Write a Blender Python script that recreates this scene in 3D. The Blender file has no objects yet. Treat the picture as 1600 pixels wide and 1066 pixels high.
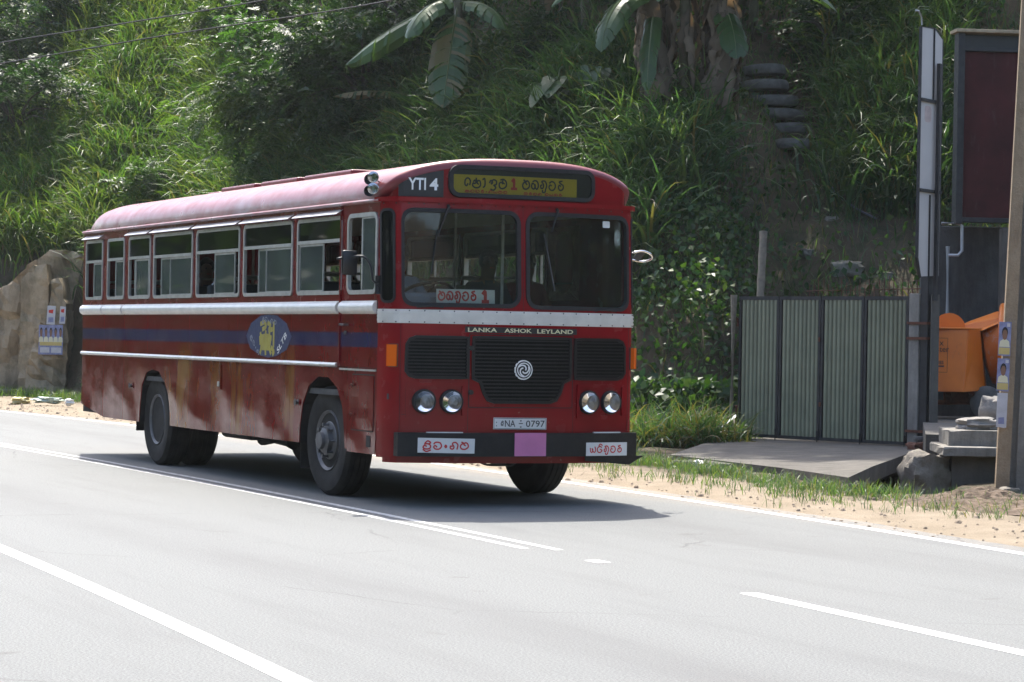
import bpy, bmesh, math, random
import numpy as np
from mathutils import Vector, Matrix

random.seed(7); RNG = np.random.default_rng(11)
R = math.radians
scene = bpy.context.scene
COL = scene.collection

# ------------------------------------------------------------------ camera
# world: X right, Y away from the camera, Z up; the camera stands at the roadside at eye height
cam_d = bpy.data.cameras.new('camera'); cam = bpy.data.objects.new('camera', cam_d); COL.objects.link(cam)
cam_d.sensor_width = 36; cam_d.lens = 3947.35 / 1600 * 36; cam_d.clip_start = .2; cam_d.clip_end = 1500
PITCH, ROLL = -.001373, .017619
fwd = Vector((0, math.cos(PITCH), math.sin(PITCH))); rt = Vector((1, 0, 0)); up = rt.cross(fwd)
r2 = math.cos(ROLL) * rt + math.sin(ROLL) * up; u2 = -math.sin(ROLL) * rt + math.cos(ROLL) * up
cam.matrix_world = Matrix(((r2.x, u2.x, -fwd.x, 0), (r2.y, u2.y, -fwd.y, 0), (r2.z, u2.z, -fwd.z, 1.4827), (0, 0, 0, 1)))
scene.camera = cam

# ------------------------------------------------------------------ sky, sun, exposure
SUN = Vector((-.10, .60, 1.0)).normalized()           # towards the sun: high, behind the hill
world = bpy.data.worlds.new('World'); scene.world = world; world.use_nodes = True
wn = world.node_tree.nodes; wl = world.node_tree.links
sky = wn.new('ShaderNodeTexSky'); sky.sky_type = 'NISHITA'; sky.sun_disc = False
sky.sun_elevation = math.asin(SUN.z); sky.sun_rotation = math.atan2(SUN.x, SUN.y)
sky.air_density = 1.0; sky.dust_density = 3.0; sky.ozone_density = 1.0
wn['Background'].inputs['Strength'].default_value = .15
wl.new(sky.outputs[0], wn['Background'].inputs['Color'])
sd = bpy.data.lights.new('sun', 'SUN'); sd.energy = 3.0; sd.angle = R(.55); sd.color = (1, .95, .86)
so = bpy.data.objects.new('sun', sd); COL.objects.link(so)
so.rotation_euler = SUN.to_track_quat('Z', 'Y').to_euler()
vs = scene.view_settings
vs.view_transform = 'Standard'; vs.look = 'None'; vs.exposure = 1.65; vs.gamma = 1; vs.use_curve_mapping = False
scene.cycles.max_bounces = 7; scene.cycles.transparent_max_bounces = 16
scene.cycles.diffuse_bounces = 3; scene.cycles.glossy_bounces = 3; scene.cycles.transmission_bounces = 4
scene.cycles.caustics_reflective = False; scene.cycles.caustics_refractive = False

# ------------------------------------------------------------------ frames
BC, BS = .42352, -.90589
BUS_LOC = (-.666, 23.8, 0); BUS_ROT = math.atan2(BS, BC)
def B(x, y, z=0):                                       # road frame (x along the road, y across, away from us) -> world
    return Vector((-.666 + x * BC - y * BS, 23.8 + x * BS + y * BC, z))
def toB(X, Y):
    qx, qy = X + .666, Y - 23.8
    return qx * BC + qy * BS, -qx * BS + qy * BC

# ------------------------------------------------------------------ helpers
def link(o, parent=None):
    COL.objects.link(o)
    if parent: o.parent = parent
    return o
def tag(o, label=None, cat=None, group=None, kind=None):
    if label: o['label'] = label
    if cat: o['category'] = cat
    if group: o['group'] = group
    if kind: o['kind'] = kind
    return o
def empty(name, loc=(0, 0, 0), rz=0, label=None, cat=None, group=None):
    o = bpy.data.objects.new(name, None); o.location = loc; o.rotation_euler = (0, 0, rz); o.empty_display_size = .1
    return tag(link(o), label, cat, group)
def finish(me, mat, smooth=False, angle=None):
    if mat is not None:
        for m in (mat if isinstance(mat, (list, tuple)) else [mat]): me.materials.append(m)
    if smooth:
        me.polygons.foreach_set('use_smooth', [True] * len(me.polygons))
        if angle: me.set_sharp_from_angle(angle=R(angle))
    me.update()
def obj(name, bm, mat, parent=None, smooth=False, angle=None, recalc=True):
    if recalc: bmesh.ops.recalc_face_normals(bm, faces=bm.faces)
    me = bpy.data.meshes.new(name); bm.to_mesh(me); bm.free()
    finish(me, mat, smooth, angle)
    return link(bpy.data.objects.new(name, me), parent)
def box(bm, x0, x1, y0, y1, z0, z1, bev=0):
    b = bmesh.new() if bev else bm
    v = [b.verts.new(p) for p in ((x0,y0,z0),(x1,y0,z0),(x1,y1,z0),(x0,y1,z0),(x0,y0,z1),(x1,y0,z1),(x1,y1,z1),(x0,y1,z1))]
    for f in ((0,3,2,1),(4,5,6,7),(0,1,5,4),(1,2,6,5),(2,3,7,6),(3,0,4,7)): b.faces.new([v[i] for i in f])
    if bev:
        bmesh.ops.bevel(b, geom=list(b.edges), offset=bev, segments=2, affect='EDGES', profile=.5)
        merge(bm, b)
def merge(bm, b, M=None):
    me = bpy.data.meshes.new('tmp'); b.to_mesh(me); b.free()
    if M is not None: me.transform(M)
    bm.from_mesh(me); bpy.data.meshes.remove(me)
def frame_of(d):
    d = d.normalized(); a = Vector((0, 0, 1)) if abs(d.z) < .9 else Vector((1, 0, 0))
    s = d.cross(a).normalized(); return s, s.cross(d).normalized()
def tube(bm, pts, rad, n=8, cap=True, closed=False):
    pts = [Vector([float(c_) for c_ in p]) for p in pts]; m = len(pts)
    rad = [float(r_) for r_ in rad] if hasattr(rad, '__len__') else [float(rad)] * m
    rings = []; s0 = None
    for i, p in enumerate(pts):
        if closed: d = pts[(i + 1) % m] - pts[i - 1]
        else: d = pts[min(i + 1, m - 1)] - pts[max(i - 1, 0)]
        d.normalize()
        if s0 is None: s, t = frame_of(d)
        else:
            s = (s0 - d * s0.dot(d)).normalized(); t = d.cross(s)
        s0 = s
        rings.append([bm.verts.new(p + rad[i] * (math.cos(2*math.pi*k/n) * s + math.sin(2*math.pi*k/n) * t)) for k in range(n)])
    for i in range(m if closed else m - 1):
        a, b = rings[i], rings[(i + 1) % m]
        for k in range(n): bm.faces.new((a[k], a[(k+1) % n], b[(k+1) % n], b[k]))
    if cap and not closed:
        bm.faces.new(rings[0][::-1]); bm.faces.new(rings[-1])
def lathe(bm, prof, n=32, axis='y', M=None):
    """prof: list of (r, h); turned about the axis."""
    rings = []
    for r, h in prof:
        ring = []
        for k in range(n):
            a = 2 * math.pi * k / n; c, s = r * math.cos(a), r * math.sin(a)
            p = Vector((c, h, s)) if axis == 'y' else (Vector((h, c, s)) if axis == 'x' else Vector((c, s, h)))
            ring.append(bm.verts.new(M @ p if M else p))
        rings.append(ring)
    for a, b in zip(rings, rings[1:]):
        for k in range(n): bm.faces.new((a[k], a[(k+1) % n], b[(k+1) % n], b[k]))
    bm.faces.new(rings[0]); bm.faces.new(rings[-1][::-1])
def rrect(x0, x1, z0, z1, r, n=5):
    pts = []
    for cx, cz, a0 in ((x1-r, z1-r, 0), (x0+r, z1-r, 90), (x0+r, z0+r, 180), (x1-r, z0+r, 270)):
        for k in range(n + 1):
            a = R(a0 + 90 * k / n); pts.append((cx + r * math.cos(a), cz + r * math.sin(a)))
    return pts
def bisect_grid(bm, stepx=None, stepz=None):
    xs = [v.co.x for v in bm.verts]; zs = [v.co.y for v in bm.verts]
    for step, lo, hi, nrm, ax in ((stepx, min(xs), max(xs), (1,0,0), 0), (stepz, min(zs), max(zs), (0,1,0), 1)):
        if not step: continue
        k = math.ceil((hi - lo) / step)
        for i in range(1, k):
            c = lo + (hi - lo) * i / k; co = (c,0,0) if ax == 0 else (0,c,0)
            bmesh.ops.bisect_plane(bm, geom=list(bm.verts)+list(bm.edges)+list(bm.faces), plane_co=co, plane_no=nrm)
def patch(name, pts, fmap, mat, parent, off=0, thick=.004, stepx=None, stepz=None, smooth=False, bm_in=None):
    """A sheet with outline pts (2D), laid on a surface fmap(a, b, off) with real thickness."""
    bm = bmesh.new()
    polys = pts if isinstance(pts[0][0], (tuple, list)) else [pts]
    for poly in polys:
        bm.faces.new([bm.verts.new((p[0], p[1], 0)) for p in poly])
    if stepx or stepz: bisect_grid(bm, stepx, stepz)
    bmesh.ops.remove_doubles(bm, verts=bm.verts, dist=1e-5)
    bmesh.ops.triangulate(bm, faces=[f for f in bm.faces if len(f.verts) > 4])
    bmesh.ops.recalc_face_normals(bm, faces=bm.faces)
    for f in bm.faces:
        if f.normal.z < 0: f.normal_flip()
    if thick:
        top = bmesh.ops.extrude_face_region(bm, geom=list(bm.faces))['geom']
        for v in top:
            if isinstance(v, bmesh.types.BMVert): v.co.z += thick
    for v in bm.verts: v.co = Vector(fmap(v.co.x, v.co.y, off + v.co.z))
    if bm_in is not None:
        merge(bm_in, bm); return None
    return obj(name, bm, mat, parent, smooth, 35)
def offset_loop(pts, w):
    n = len(pts); out = []
    ar = sum(pts[i][0]*pts[(i+1) % n][1] - pts[(i+1) % n][0]*pts[i][1] for i in range(n))
    sg = 1 if ar > 0 else -1
    for i in range(n):
        a, b = Vector(pts[i-1]), Vector(pts[(i+1) % n]); d = (b - a)
        if d.length < 1e-9: d = Vector((1, 0))
        d.normalize(); out.append((pts[i][0] + sg*w*d.y, pts[i][1] - sg*w*d.x))
    return out
def densify(pts, step, closed=True):
    out = []; n = len(pts)
    for i in range(n if closed else n - 1):
        a, b = Vector(pts[i]), Vector(pts[(i+1) % n]); k = max(1, int((b-a).length / step))
        for j in range(k): out.append(tuple(a.lerp(b, j / k)))
    if not closed: out.append(tuple(pts[-1]))
    return out
def ring(name, pts, w, fmap, mat, parent, lo=0, hi=.012, step=.08, bm_in=None):
    pts = densify(pts, step); o = offset_loop(pts, w/2); i_ = offset_loop(pts, -w/2); n = len(pts)
    bm = bm_in if bm_in is not None else bmesh.new()
    L = [[bm.verts.new(fmap(p[0], p[1], h)) for p in q] for q, h in ((o, lo), (o, hi), (i_, hi), (i_, lo))]
    for k in range(4):
        a, b = L[k], L[(k+1) % 4]
        for j in range(n): bm.faces.new((a[j], a[(j+1) % n], b[(j+1) % n], b[j]))
    if bm_in is None: return obj(name, bm, mat, parent)
def catmull(pts, k=6):
    P = [Vector(p) for p in pts]; out = []
    if len(P) < 3: return P
    Q = [P[0]] + P + [P[-1]]
    for i in range(1, len(Q) - 2):
        for j in range(k):
            t = j / k; a, b, c, d = Q[i-1], Q[i], Q[i+1], Q[i+2]
            out.append(.5 * ((2*b) + (c-a)*t + (2*a-5*b+4*c-d)*t*t + (3*b-a-3*c+d)*t**3))
    out.append(P[-1]); return out
def strokes(bm, lines, fmap, w, off, k=5, raw=False):
    for ln in lines:
        P = [Vector(p) for p in ln] if raw else catmull(ln, k)
        n = len(P); A = []
        for i in range(n):
            d = P[min(i+1, n-1)] - P[max(i-1, 0)]
            if d.length < 1e-9: d = Vector((1, 0))
            d.normalize(); nn = Vector((-d.y, d.x)) * w / 2; e = d * (w/3 if i == n-1 else (-w/3 if i == 0 else 0))
            A.append((P[i] + nn + e, P[i] - nn + e))
        V = [(bm.verts.new(fmap(a.x, a.y, off)), bm.verts.new(fmap(b.x, b.y, off))) for a, b in A]
        for i in range(n - 1): bm.faces.new((V[i][0], V[i][1], V[i+1][1], V[i+1][0]))
def text_part(name, body, cx, cz, h, fmap, mat, parent, off=.003, width=None, bold=0, shear=0):
    cu = bpy.data.curves.new('t', 'FONT'); cu.body = body; cu.size = 1; cu.align_x = 'CENTER'; cu.align_y = 'CENTER'
    cu.offset = bold; cu.shear = shear; cu.resolution_u = 3
    o = bpy.data.objects.new('t', cu); COL.objects.link(o)
    dg = bpy.context.evaluated_depsgraph_get(); dg.update()
    me = bpy.data.meshes.new_from_object(o.evaluated_get(dg)); bpy.data.objects.remove(o); bpy.data.curves.remove(cu)
    me.name = name
    xs = [v.co.x for v in me.vertices]; ys = [v.co.y for v in me.vertices]
    sx0, sx1, sy0, sy1 = min(xs), max(xs), min(ys), max(ys); sc = h / (sy1 - sy0); wx = (width / (sx1 - sx0)) if width else sc
    me.materials.clear()
    for v in me.vertices:
        a = cx + (v.co.x - (sx0+sx1)/2) * wx; b = cz + (v.co.y - (sy0+sy1)/2) * sc
        v.co = Vector(fmap(a, b, off))
    finish(me, mat)
    return link(bpy.data.objects.new(name, me), parent)
def quads_mesh(name, V, Q, mat, cols=None, smooth=True):
    V = np.ascontiguousarray(V, np.float32).reshape(-1, 3); Q = np.ascontiguousarray(Q, np.int32).reshape(-1, 4)
    me = bpy.data.meshes.new(name); me.vertices.add(len(V)); me.vertices.foreach_set('co', V.ravel())
    me.loops.add(Q.size); me.loops.foreach_set('vertex_index', Q.ravel())
    me.polygons.add(len(Q)); me.polygons.foreach_set('loop_start', np.arange(0, Q.size, 4, dtype=np.int32))
    me.polygons.foreach_set('loop_total', np.full(len(Q), 4, np.int32))
    if smooth: me.polygons.foreach_set('use_smooth', np.ones(len(Q), bool))
    if cols is not None:
        a = me.color_attributes.new('col', 'FLOAT_COLOR', 'POINT')
        c = np.ones((len(V), 4), np.float32); c[:, :3] = cols; a.data.foreach_set('color', c.ravel())
    me.materials.append(mat); me.update(calc_edges=True); me.validate()
    return me

# ------------------------------------------------------------------ materials
class NT:
    def __init__(s, name):
        s.m = bpy.data.materials.new(name); s.m.use_nodes = True; s.t = s.m.node_tree; s.t.nodes.clear()
        s.out = s.n('ShaderNodeOutputMaterial')
    def n(s, t, **kw):
        nd = s.t.nodes.new(t)
        for k, v in kw.items(): setattr(nd, k, v)
        return nd
    def l(s, a, b): s.t.links.new(a, b)
    def put(s, sock, v):
        if hasattr(v, 'node'): s.l(v, sock)
        elif isinstance(v, (tuple, list)): sock.default_value = (*v, 1) if len(v) == 3 and len(sock.default_value) == 4 else v
        else: sock.default_value = v
    def obj(s): return s.n('ShaderNodeTexCoord').outputs['Object']
    def noise(s, scale, detail=4, rough=.55, vec=None, stretch=None, dist=0):
        nd = s.n('ShaderNodeTexNoise'); nd.inputs['Scale'].default_value = scale; nd.inputs['Detail'].default_value = detail
        nd.inputs['Roughness'].default_value = rough; nd.inputs['Distortion'].default_value = dist
        v = vec or s.obj()
        if stretch:
            mp = s.n('ShaderNodeMapping'); mp.inputs['Scale'].default_value = stretch; s.l(v, mp.inputs['Vector']); v = mp.outputs[0]
        s.l(v, nd.inputs['Vector']); return nd.outputs['Fac']
    def ramp(s, fac, lo, hi, a=0., b=1.):
        nd = s.n('ShaderNodeMapRange'); nd.clamp = True; s.l(fac, nd.inputs[0])
        for i, v in enumerate((lo, hi, a, b)): nd.inputs[i+1].default_value = v
        return nd.outputs[0]
    def mix(s, fac, a, b, mode='MIX'):
        nd = s.n('ShaderNodeMix', data_type='RGBA', blend_type=mode); s.put(nd.inputs['Factor'], fac); s.put(nd.inputs['A'], a); s.put(nd.inputs['B'], b)
        return nd.outputs['Result']
    def math(s, op, a, b=None):
        nd = s.n('ShaderNodeMath', operation=op); s.put(nd.inputs[0], a)
        if b is not None: s.put(nd.inputs[1], b)
        return nd.outputs[0]
    def xyz(s, vec=None):
        nd = s.n('ShaderNodeSeparateXYZ'); s.l(vec or s.obj(), nd.inputs[0]); return nd.outputs
    def bump(s, h, strength=.3, dist=.01):
        nd = s.n('ShaderNodeBump'); nd.inputs['Strength'].default_value = strength; nd.inputs['Distance'].default_value = dist
        s.l(h, nd.inputs['Height']); return nd.outputs[0]
    def bsdf(s, color, rough=.5, metal=0, spec=.5, coat=0, normal=None, finish=True, coat_rough=.1):
        b = s.n('ShaderNodeBsdfPrincipled'); s.put(b.inputs['Base Color'], color); s.put(b.inputs['Roughness'], rough)
        s.put(b.inputs['Metallic'], metal); b.inputs['Specular IOR Level'].default_value = spec
        b.inputs['Coat Weight'].default_value = coat; b.inputs['Coat Roughness'].default_value = coat_rough
        if normal is not None: s.l(normal, b.inputs['Normal'])
        if finish: s.l(b.outputs[0], s.out.inputs['Surface'])
        return b
M = {}
def plain(name, color, rough=.5, metal=0, var=.12, scale=6, bump=0, spec=.5, coat=0, bscale=40):
    t = NT(name); n = t.noise(scale, 5)
    c = t.mix(t.ramp(n, .3, .7), tuple(x * (1 - var) for x in color), tuple(min(1, x * (1 + var)) for x in color))
    nm = t.bump(t.noise(bscale, 4), bump, .02) if bump else None
    t.bsdf(c, t.ramp(t.noise(scale * 2.3, 4), .3, .7, max(.02, rough - .08), min(1, rough + .08)), metal, spec, coat, nm)
    M[name] = t.m; return t.m

def red_paint(name, base, chips=.0, stripe=False, ochre=0., grime=.5, rough=.22):
    t = NT(name); o = t.obj(); x, y, z = t.xyz(o)
    c = t.mix(t.ramp(t.noise(2.2, 4, vec=o), .3, .7), tuple(v * .86 for v in base), tuple(v * 1.14 for v in base))
    if ochre:                                            # ochre noise patches over the middle length, stronger lower down
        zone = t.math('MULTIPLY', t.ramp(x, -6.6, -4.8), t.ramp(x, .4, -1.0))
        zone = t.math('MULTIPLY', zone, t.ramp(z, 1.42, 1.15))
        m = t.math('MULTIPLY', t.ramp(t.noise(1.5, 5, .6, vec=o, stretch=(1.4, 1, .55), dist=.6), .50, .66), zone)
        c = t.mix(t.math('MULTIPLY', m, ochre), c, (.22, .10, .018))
    if stripe:
        band = t.math('MULTIPLY', t.ramp(z, 1.372, 1.378), t.ramp(z, 1.508, 1.502))
        fade = t.ramp(t.noise(5, 4, vec=o), .3, .75, .95, .7)
        c = t.mix(t.math('MULTIPLY', band, fade), c, (.020, .030, .085))
    # dust thrown up from the road, thickest low down; streaks of rain dirt
    d = t.math('MULTIPLY', t.ramp(z, 1.15, .45), t.ramp(t.noise(3, 7, .7, vec=o, stretch=(1, 1, .25)), .25, .85))
    c = t.mix(t.math('MULTIPLY', d, grime), c, (.21, .13, .10))
    if chips:
        m = t.ramp(t.noise(26, 3, vec=o, dist=.4), .70, .74)
        c = t.mix(t.math('MULTIPLY', m, chips), c, (.30, .22, .18))
    rg = t.ramp(t.noise(4, 5, vec=o), .3, .75, rough - .05, rough + .10)
    t.bsdf(c, rg, 0, .30, .0, t.bump(t.noise(3.2, 3, vec=o), .05, .05))
    M[name] = t.m
red_paint('paint_front', (.205, .005, .009), chips=.4, grime=.12)
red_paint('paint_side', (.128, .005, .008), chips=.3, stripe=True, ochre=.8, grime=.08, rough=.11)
red_paint('paint_upper', (.135, .005, .008), chips=.3, grime=.1)
# roof paint, chalked by the sun, a pale bluish repair patch and grey rub marks by the gutter
t = NT('paint_roof'); o = t.obj(); x, y, z = t.xyz(o)
c = t.mix(t.ramp(t.noise(1.6, 5, vec=o), .3, .7), (.18, .030, .034), (.24, .052, .056))
m = t.math('MULTIPLY', t.ramp(z, 2.80, 2.68), t.ramp(t.noise(6, 6, vec=o, stretch=(.5, 1, 2)), .45, .62))
c = t.mix(t.math('MULTIPLY', m, .55), c, (.30, .26, .25))
pm = t.math('MULTIPLY', t.ramp(x, -2.6, -2.45), t.ramp(x, -2.0, -2.15))
c = t.mix(t.math('MULTIPLY', pm, t.ramp(t.noise(3, 4, vec=o), .35, .6, 0, .3)), c, (.24, .25, .28))
t.bsdf(c, t.ramp(t.noise(5, 4, vec=o), .3, .7, .26, .42), 0, .45, .0, t.bump(t.noise(2.5, 2, vec=o), .08, .05)); M['paint_roof'] = t.m
plain('roof_hatch', (.17, .012, .014), .4)
plain('alu', (.50, .50, .49), .36, .85, .12, 9)
plain('alu_frame', (.42, .42, .40), .45, .7, .15, 12)
plain('white_band', (.62, .60, .55), .38, .0, .10, 7, coat=.2)
plain('black_paint', (.012, .012, .013), .4, 0, .3, 8)
plain('bumper_black', (.009, .009, .009), .55, 0, .35, 7, .15, spec=.35)
plain('rubber', (.012, .012, .012), .75, 0, .3, 14, .2)
plain('grille_black', (.004, .004, .004), .7, 0, .2, 10, spec=.2)
plain('slat_black', (.010, .010, .010), .42, 0, .2, 10, spec=.35)
plain('chrome', (.7, .7, .7), .15, 1, .05)
plain('steel_dark', (.06, .06, .06), .6, .4, .3, 9, .1)
plain('hub_grey', (.13, .13, .135), .55, .5, .3, 9, .1)
plain('under', (.010, .010, .010), .85, 0, .3)
plain('cream', (.74, .67, .53), .55, 0, .1)
plain('ceiling_lining', (.45, .43, .38), .6, 0, .1)
plain('bus_floor', (.05, .05, .05), .8, 0, .2)
plain('seat_vinyl', (.035, .045, .05), .5, 0, .2)
plain('dash_grey', (.22, .25, .32), .6, 0, .1)
plain('sign_white', (.62, .62, .60), .5, 0, .05)
plain('sign_red', (.50, .025, .02), .5, 0, .1)
plain('sign_ink', (.02, .02, .022), .5, 0, .1)
plain('sign_yellow', (.52, .36, .015), .55, 0, .08)
plain('letter_white', (.75, .75, .72), .5, 0, .08)
plain('letter_cream', (.66, .60, .38), .5, 0, .05)
plain('letter_grey', (.20, .22, .27), .6, 0, .2)
plain('logo_blue', (.020, .030, .085), .6, 0, .2, 9, spec=.25)
plain('logo_yellow', (.32, .27, .03), .55, 0, .2)
plain('pink', (.52, .17, .33), .6, 0, .08)
plain('shirt_pale', (.30, .34, .42), .85); plain('shirt_dark', (.05, .05, .07), .85); plain('shirt_white', (.5, .5, .48), .85)
plain('shirt_maroon', (.16, .03, .03), .85)
plain('trousers', (.03, .03, .04), .85); plain('skin', (.13, .07, .045), .55); plain('hair', (.008, .007, .006), .5)
def glassy(name, tint, refl=1.0, rough=.02, ior=1.45):
    t = NT(name); tr = t.n('ShaderNodeBsdfTransparent'); t.put(tr.inputs[0], tint)
    g = t.n('ShaderNodeBsdfGlossy'); g.inputs['Roughness'].default_value = rough; g.inputs[0].default_value = (refl, refl, refl, 1)
    f = t.n('ShaderNodeFresnel'); f.inputs[0].default_value = ior
    mx = t.n('ShaderNodeMixShader'); t.l(f.outputs[0], mx.inputs[0]); t.l(tr.outputs[0], mx.inputs[1]); t.l(g.outputs[0], mx.inputs[2])
    t.l(mx.outputs[0], t.out.inputs[0]); M[name] = t.m
def dusty(name, tint, dust, amount, ior=1.45):
    glassy(name, tint, .9, .03, ior); m = M[name]; nt = m.node_tree; out = [n_ for n_ in nt.nodes if n_.type == 'OUTPUT_MATERIAL'][0]; sh = out.inputs[0].links[0].from_socket
    d = nt.nodes.new('ShaderNodeBsdfDiffuse'); d.inputs[0].default_value = (*dust, 1); mx = nt.nodes.new('ShaderNodeMixShader')
    tc = nt.nodes.new('ShaderNodeTexCoord'); nz = nt.nodes.new('ShaderNodeTexNoise'); nz.inputs['Scale'].default_value = 2.5; nz.inputs['Detail'].default_value = 5
    mr_ = nt.nodes.new('ShaderNodeMapRange'); mr_.inputs[1].default_value = .3; mr_.inputs[2].default_value = .7; mr_.inputs[3].default_value = amount * .6; mr_.inputs[4].default_value = amount * 1.3
    nt.links.new(tc.outputs['Object'], nz.inputs['Vector']); nt.links.new(nz.outputs['Fac'], mr_.inputs[0]); nt.links.new(mr_.outputs[0], mx.inputs[0])
    nt.links.new(sh, mx.inputs[1]); nt.links.new(d.outputs[0], mx.inputs[2]); nt.links.new(mx.outputs[0], out.inputs[0])
dusty('windscreen_glass', (.90, .93, .91), (.25, .24, .21), .03, 1.38); dusty('side_glass', (.62, .70, .67), (.20, .24, .22), .24); dusty('dark_glass', (.10, .12, .12), (.04, .045, .045), .12, 1.35)
glassy('lamp_glass', (.9, .9, .9), 1, .05)
t = NT('indicator'); t.bsdf((.75, .13, .005), .2, 0, .5, .5); M['indicator'] = t.m
t = NT('reflector'); n = t.n('ShaderNodeTexVoronoi'); n.inputs['Scale'].default_value = 45; t.l(t.obj(), n.inputs['Vector'])
t.bsdf((.80, .80, .78), .3, .0, .5, 0, t.bump(n.outputs['Distance'], .5, .02)); M['reflector'] = t.m
t = NT('tyre'); o = t.obj(); c = t.mix(t.ramp(t.noise(5, 5, vec=o), .35, .7), (.014, .014, .014), (.034, .032, .030))
t.bsdf(c, .85, 0, .3, 0, t.bump(t.noise(60, 3, vec=o), .2, .01)); M['tyre'] = t.m

# ground materials
t = NT('asphalt'); o = t.obj()
c = t.mix(t.ramp(t.noise(75, 6, .8, vec=o), .37, .63), (.054, .057, .0565), (.222, .232, .228))
c = t.mix(t.ramp(t.noise(.5, 5, vec=o, stretch=(.25, 1, 1)), .3, .7, 0, .35), c, (.130, .136, .134))
x, y, z = t.xyz(o)
c = t.mix(t.ramp(t.noise(2.2, 6, .65, vec=o, stretch=(.12, 1, 1)), .50, .80, 0, .5), c, (.085, .085, .086))
c = t.mix(t.ramp(t.noise(110, 3, .6, vec=o), .68, .74, 0, .8), c, (.33, .33, .32))
c = t.mix(t.math('MULTIPLY', t.ramp(y, 1.5, 2.6), t.ramp(t.noise(6, 5, vec=o), .30, .6)), c, (.30, .24, .17))     # sand blown over the edge
c = t.mix(t.ramp(t.noise(1.1, 2, vec=o, dist=1), .70, .76, 0, .5), c, (.07, .066, .062))
tr_ = t.math('MAXIMUM', t.math('MULTIPLY', t.ramp(y, -.2, .15), t.ramp(y, .95, .5)), t.math('MULTIPLY', t.ramp(y, -4.6, -4.2), t.ramp(y, -3.3, -3.8)))
c = t.mix(t.math('MULTIPLY', tr_, t.ramp(t.noise(1.7, 5, .6, vec=o, stretch=(.15, 1, 1)), .3, .7, .05, .45)), c, (.085, .085, .086))       # wheel tracks
vr = t.n('ShaderNodeTexVoronoi'); vr.feature = 'DISTANCE_TO_EDGE'; vr.inputs['Scale'].default_value = .33; mp_ = t.n('ShaderNodeMix', data_type='VECTOR'); mp_.inputs['Factor'].default_value = .18
nc_ = t.n('ShaderNodeTexNoise'); nc_.inputs['Scale'].default_value = 1.6; nc_.inputs['Detail'].default_value = 6; t.l(o, nc_.inputs['Vector']); t.l(o, mp_.inputs['A']); t.l(nc_.outputs['Color'], mp_.inputs['B']); t.l(mp_.outputs['Result'], vr.inputs['Vector'])
cr_ = t.math('MULTIPLY', t.ramp(vr.outputs['Distance'], .004, .001), t.ramp(t.noise(.6, 3, vec=o), .5, .6, 0, .55)); c = t.mix(cr_, c, (.045, .045, .045))      # hairline cracks
t.bsdf(c, t.ramp(t.noise(120, 3, vec=o), .3, .7, .62, .85), 0, .35, 0, t.bump(t.noise(230, 3, .7, vec=o), .55, .012)); M['asphalt'] = t.m
t = NT('road_paint'); o = t.obj()
w = t.ramp(t.noise(16, 7, .75, vec=o), .30, .52)
c = t.mix(w, (.36, .36, .35), (.78, .78, .76)); t.bsdf(c, .7, 0, .3, 0, t.bump(t.noise(150, 3, vec=o), .4, .01)); M['road_paint'] = t.m
t = NT('road_paint_worn'); o = t.obj()
w = t.ramp(t.noise(18, 6, .75, vec=o), .36, .62)
c = t.mix(w, (.24, .24, .235), (.62, .62, .60)); t.bsdf(c, .75, 0, .3, 0, t.bump(t.noise(150, 3, vec=o), .4, .01)); M['road_paint_worn'] = t.m
t = NT('ground'); o = t.obj(); x, y, z = t.xyz(o)
sand = t.mix(t.ramp(t.noise(1.6, 6, .65, vec=o), .3, .72), (.255, .205, .145), (.355, .295, .218))
sand = t.mix(t.ramp(t.noise(60, 4, .7, vec=o), .45, .8, 0, .45), sand, (.17, .13, .09))
soil = t.mix(t.ramp(t.noise(1.3, 6, .65, vec=o), .3, .7), (.060, .045, .028), (.135, .100, .065))
soil = t.mix(t.ramp(t.noise(2.6, 5, .6, vec=o), .45, .62, 0, .7), soil, (.022, .034, .012))
# road frame "across" coordinate decides where sand ends and soil starts
yb = t.math('ADD', t.math('MULTIPLY', t.math('ADD', x, .666), -BS), t.math('MULTIPLY', t.math('SUBTRACT', y, 23.8), BC))
e = t.math('ADD', yb, t.ramp(t.noise(.8, 5, vec=o), .2, .8, -.8, .8))
m = t.math('MAXIMUM', t.ramp(e, 3.7, 4.7), t.math('MAXIMUM', t.ramp(z, .25, .6), t.ramp(z, -.04, -.15)))
m = t.math('MAXIMUM', m, t.ramp(yb, -9, -11))
soil = t.mix(t.ramp(yb, -14, -18), soil, t.mix(t.ramp(t.noise(.9, 6, .7, vec=o), .4, .6), (.012, .022, .008), (.045, .075, .02)))
t.bsdf(t.mix(m, sand, soil), .9, 0, .2, 0, t.bump(t.noise(24, 6, .7, vec=o), .8, .06)); M['ground'] = t.m
def concrete(name, a, b, stain=(.02, .02, .018), amount=.6, s=1.4, moss=0.):
    t = NT(name); o = t.obj()
    c = t.mix(t.ramp(t.noise(s * 2, 6, .65, vec=o), .3, .7), a, b)
    c = t.mix(t.ramp(t.noise(s, 7, .7, vec=o, stretch=(2.2, 2.2, .5)), .42, .72, 0, amount), c, stain)
    c = t.mix(t.ramp(t.noise(70, 3, .7, vec=o), .5, .8, 0, .35), c, tuple(v * .55 for v in a))
    if moss: c = t.mix(t.ramp(t.noise(s * 1.7, 6, .7, vec=o), .5, .62, 0, moss), c, (.035, .05, .016))
    t.bsdf(c, .88, 0, .25, 0, t.bump(t.noise(16, 7, .7, vec=o), .6, .04)); M[name] = t.m
concrete('concrete', (.20, .185, .16), (.29, .27, .235))
concrete('concrete_slab', (.085, .078, .068), (.14, .128, .11), (.045, .040, .034), .5)
concrete('old_wall', (.30, .225, .14), (.44, .35, .24), (.08, .065, .045), .7, 1.1, .3)
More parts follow.
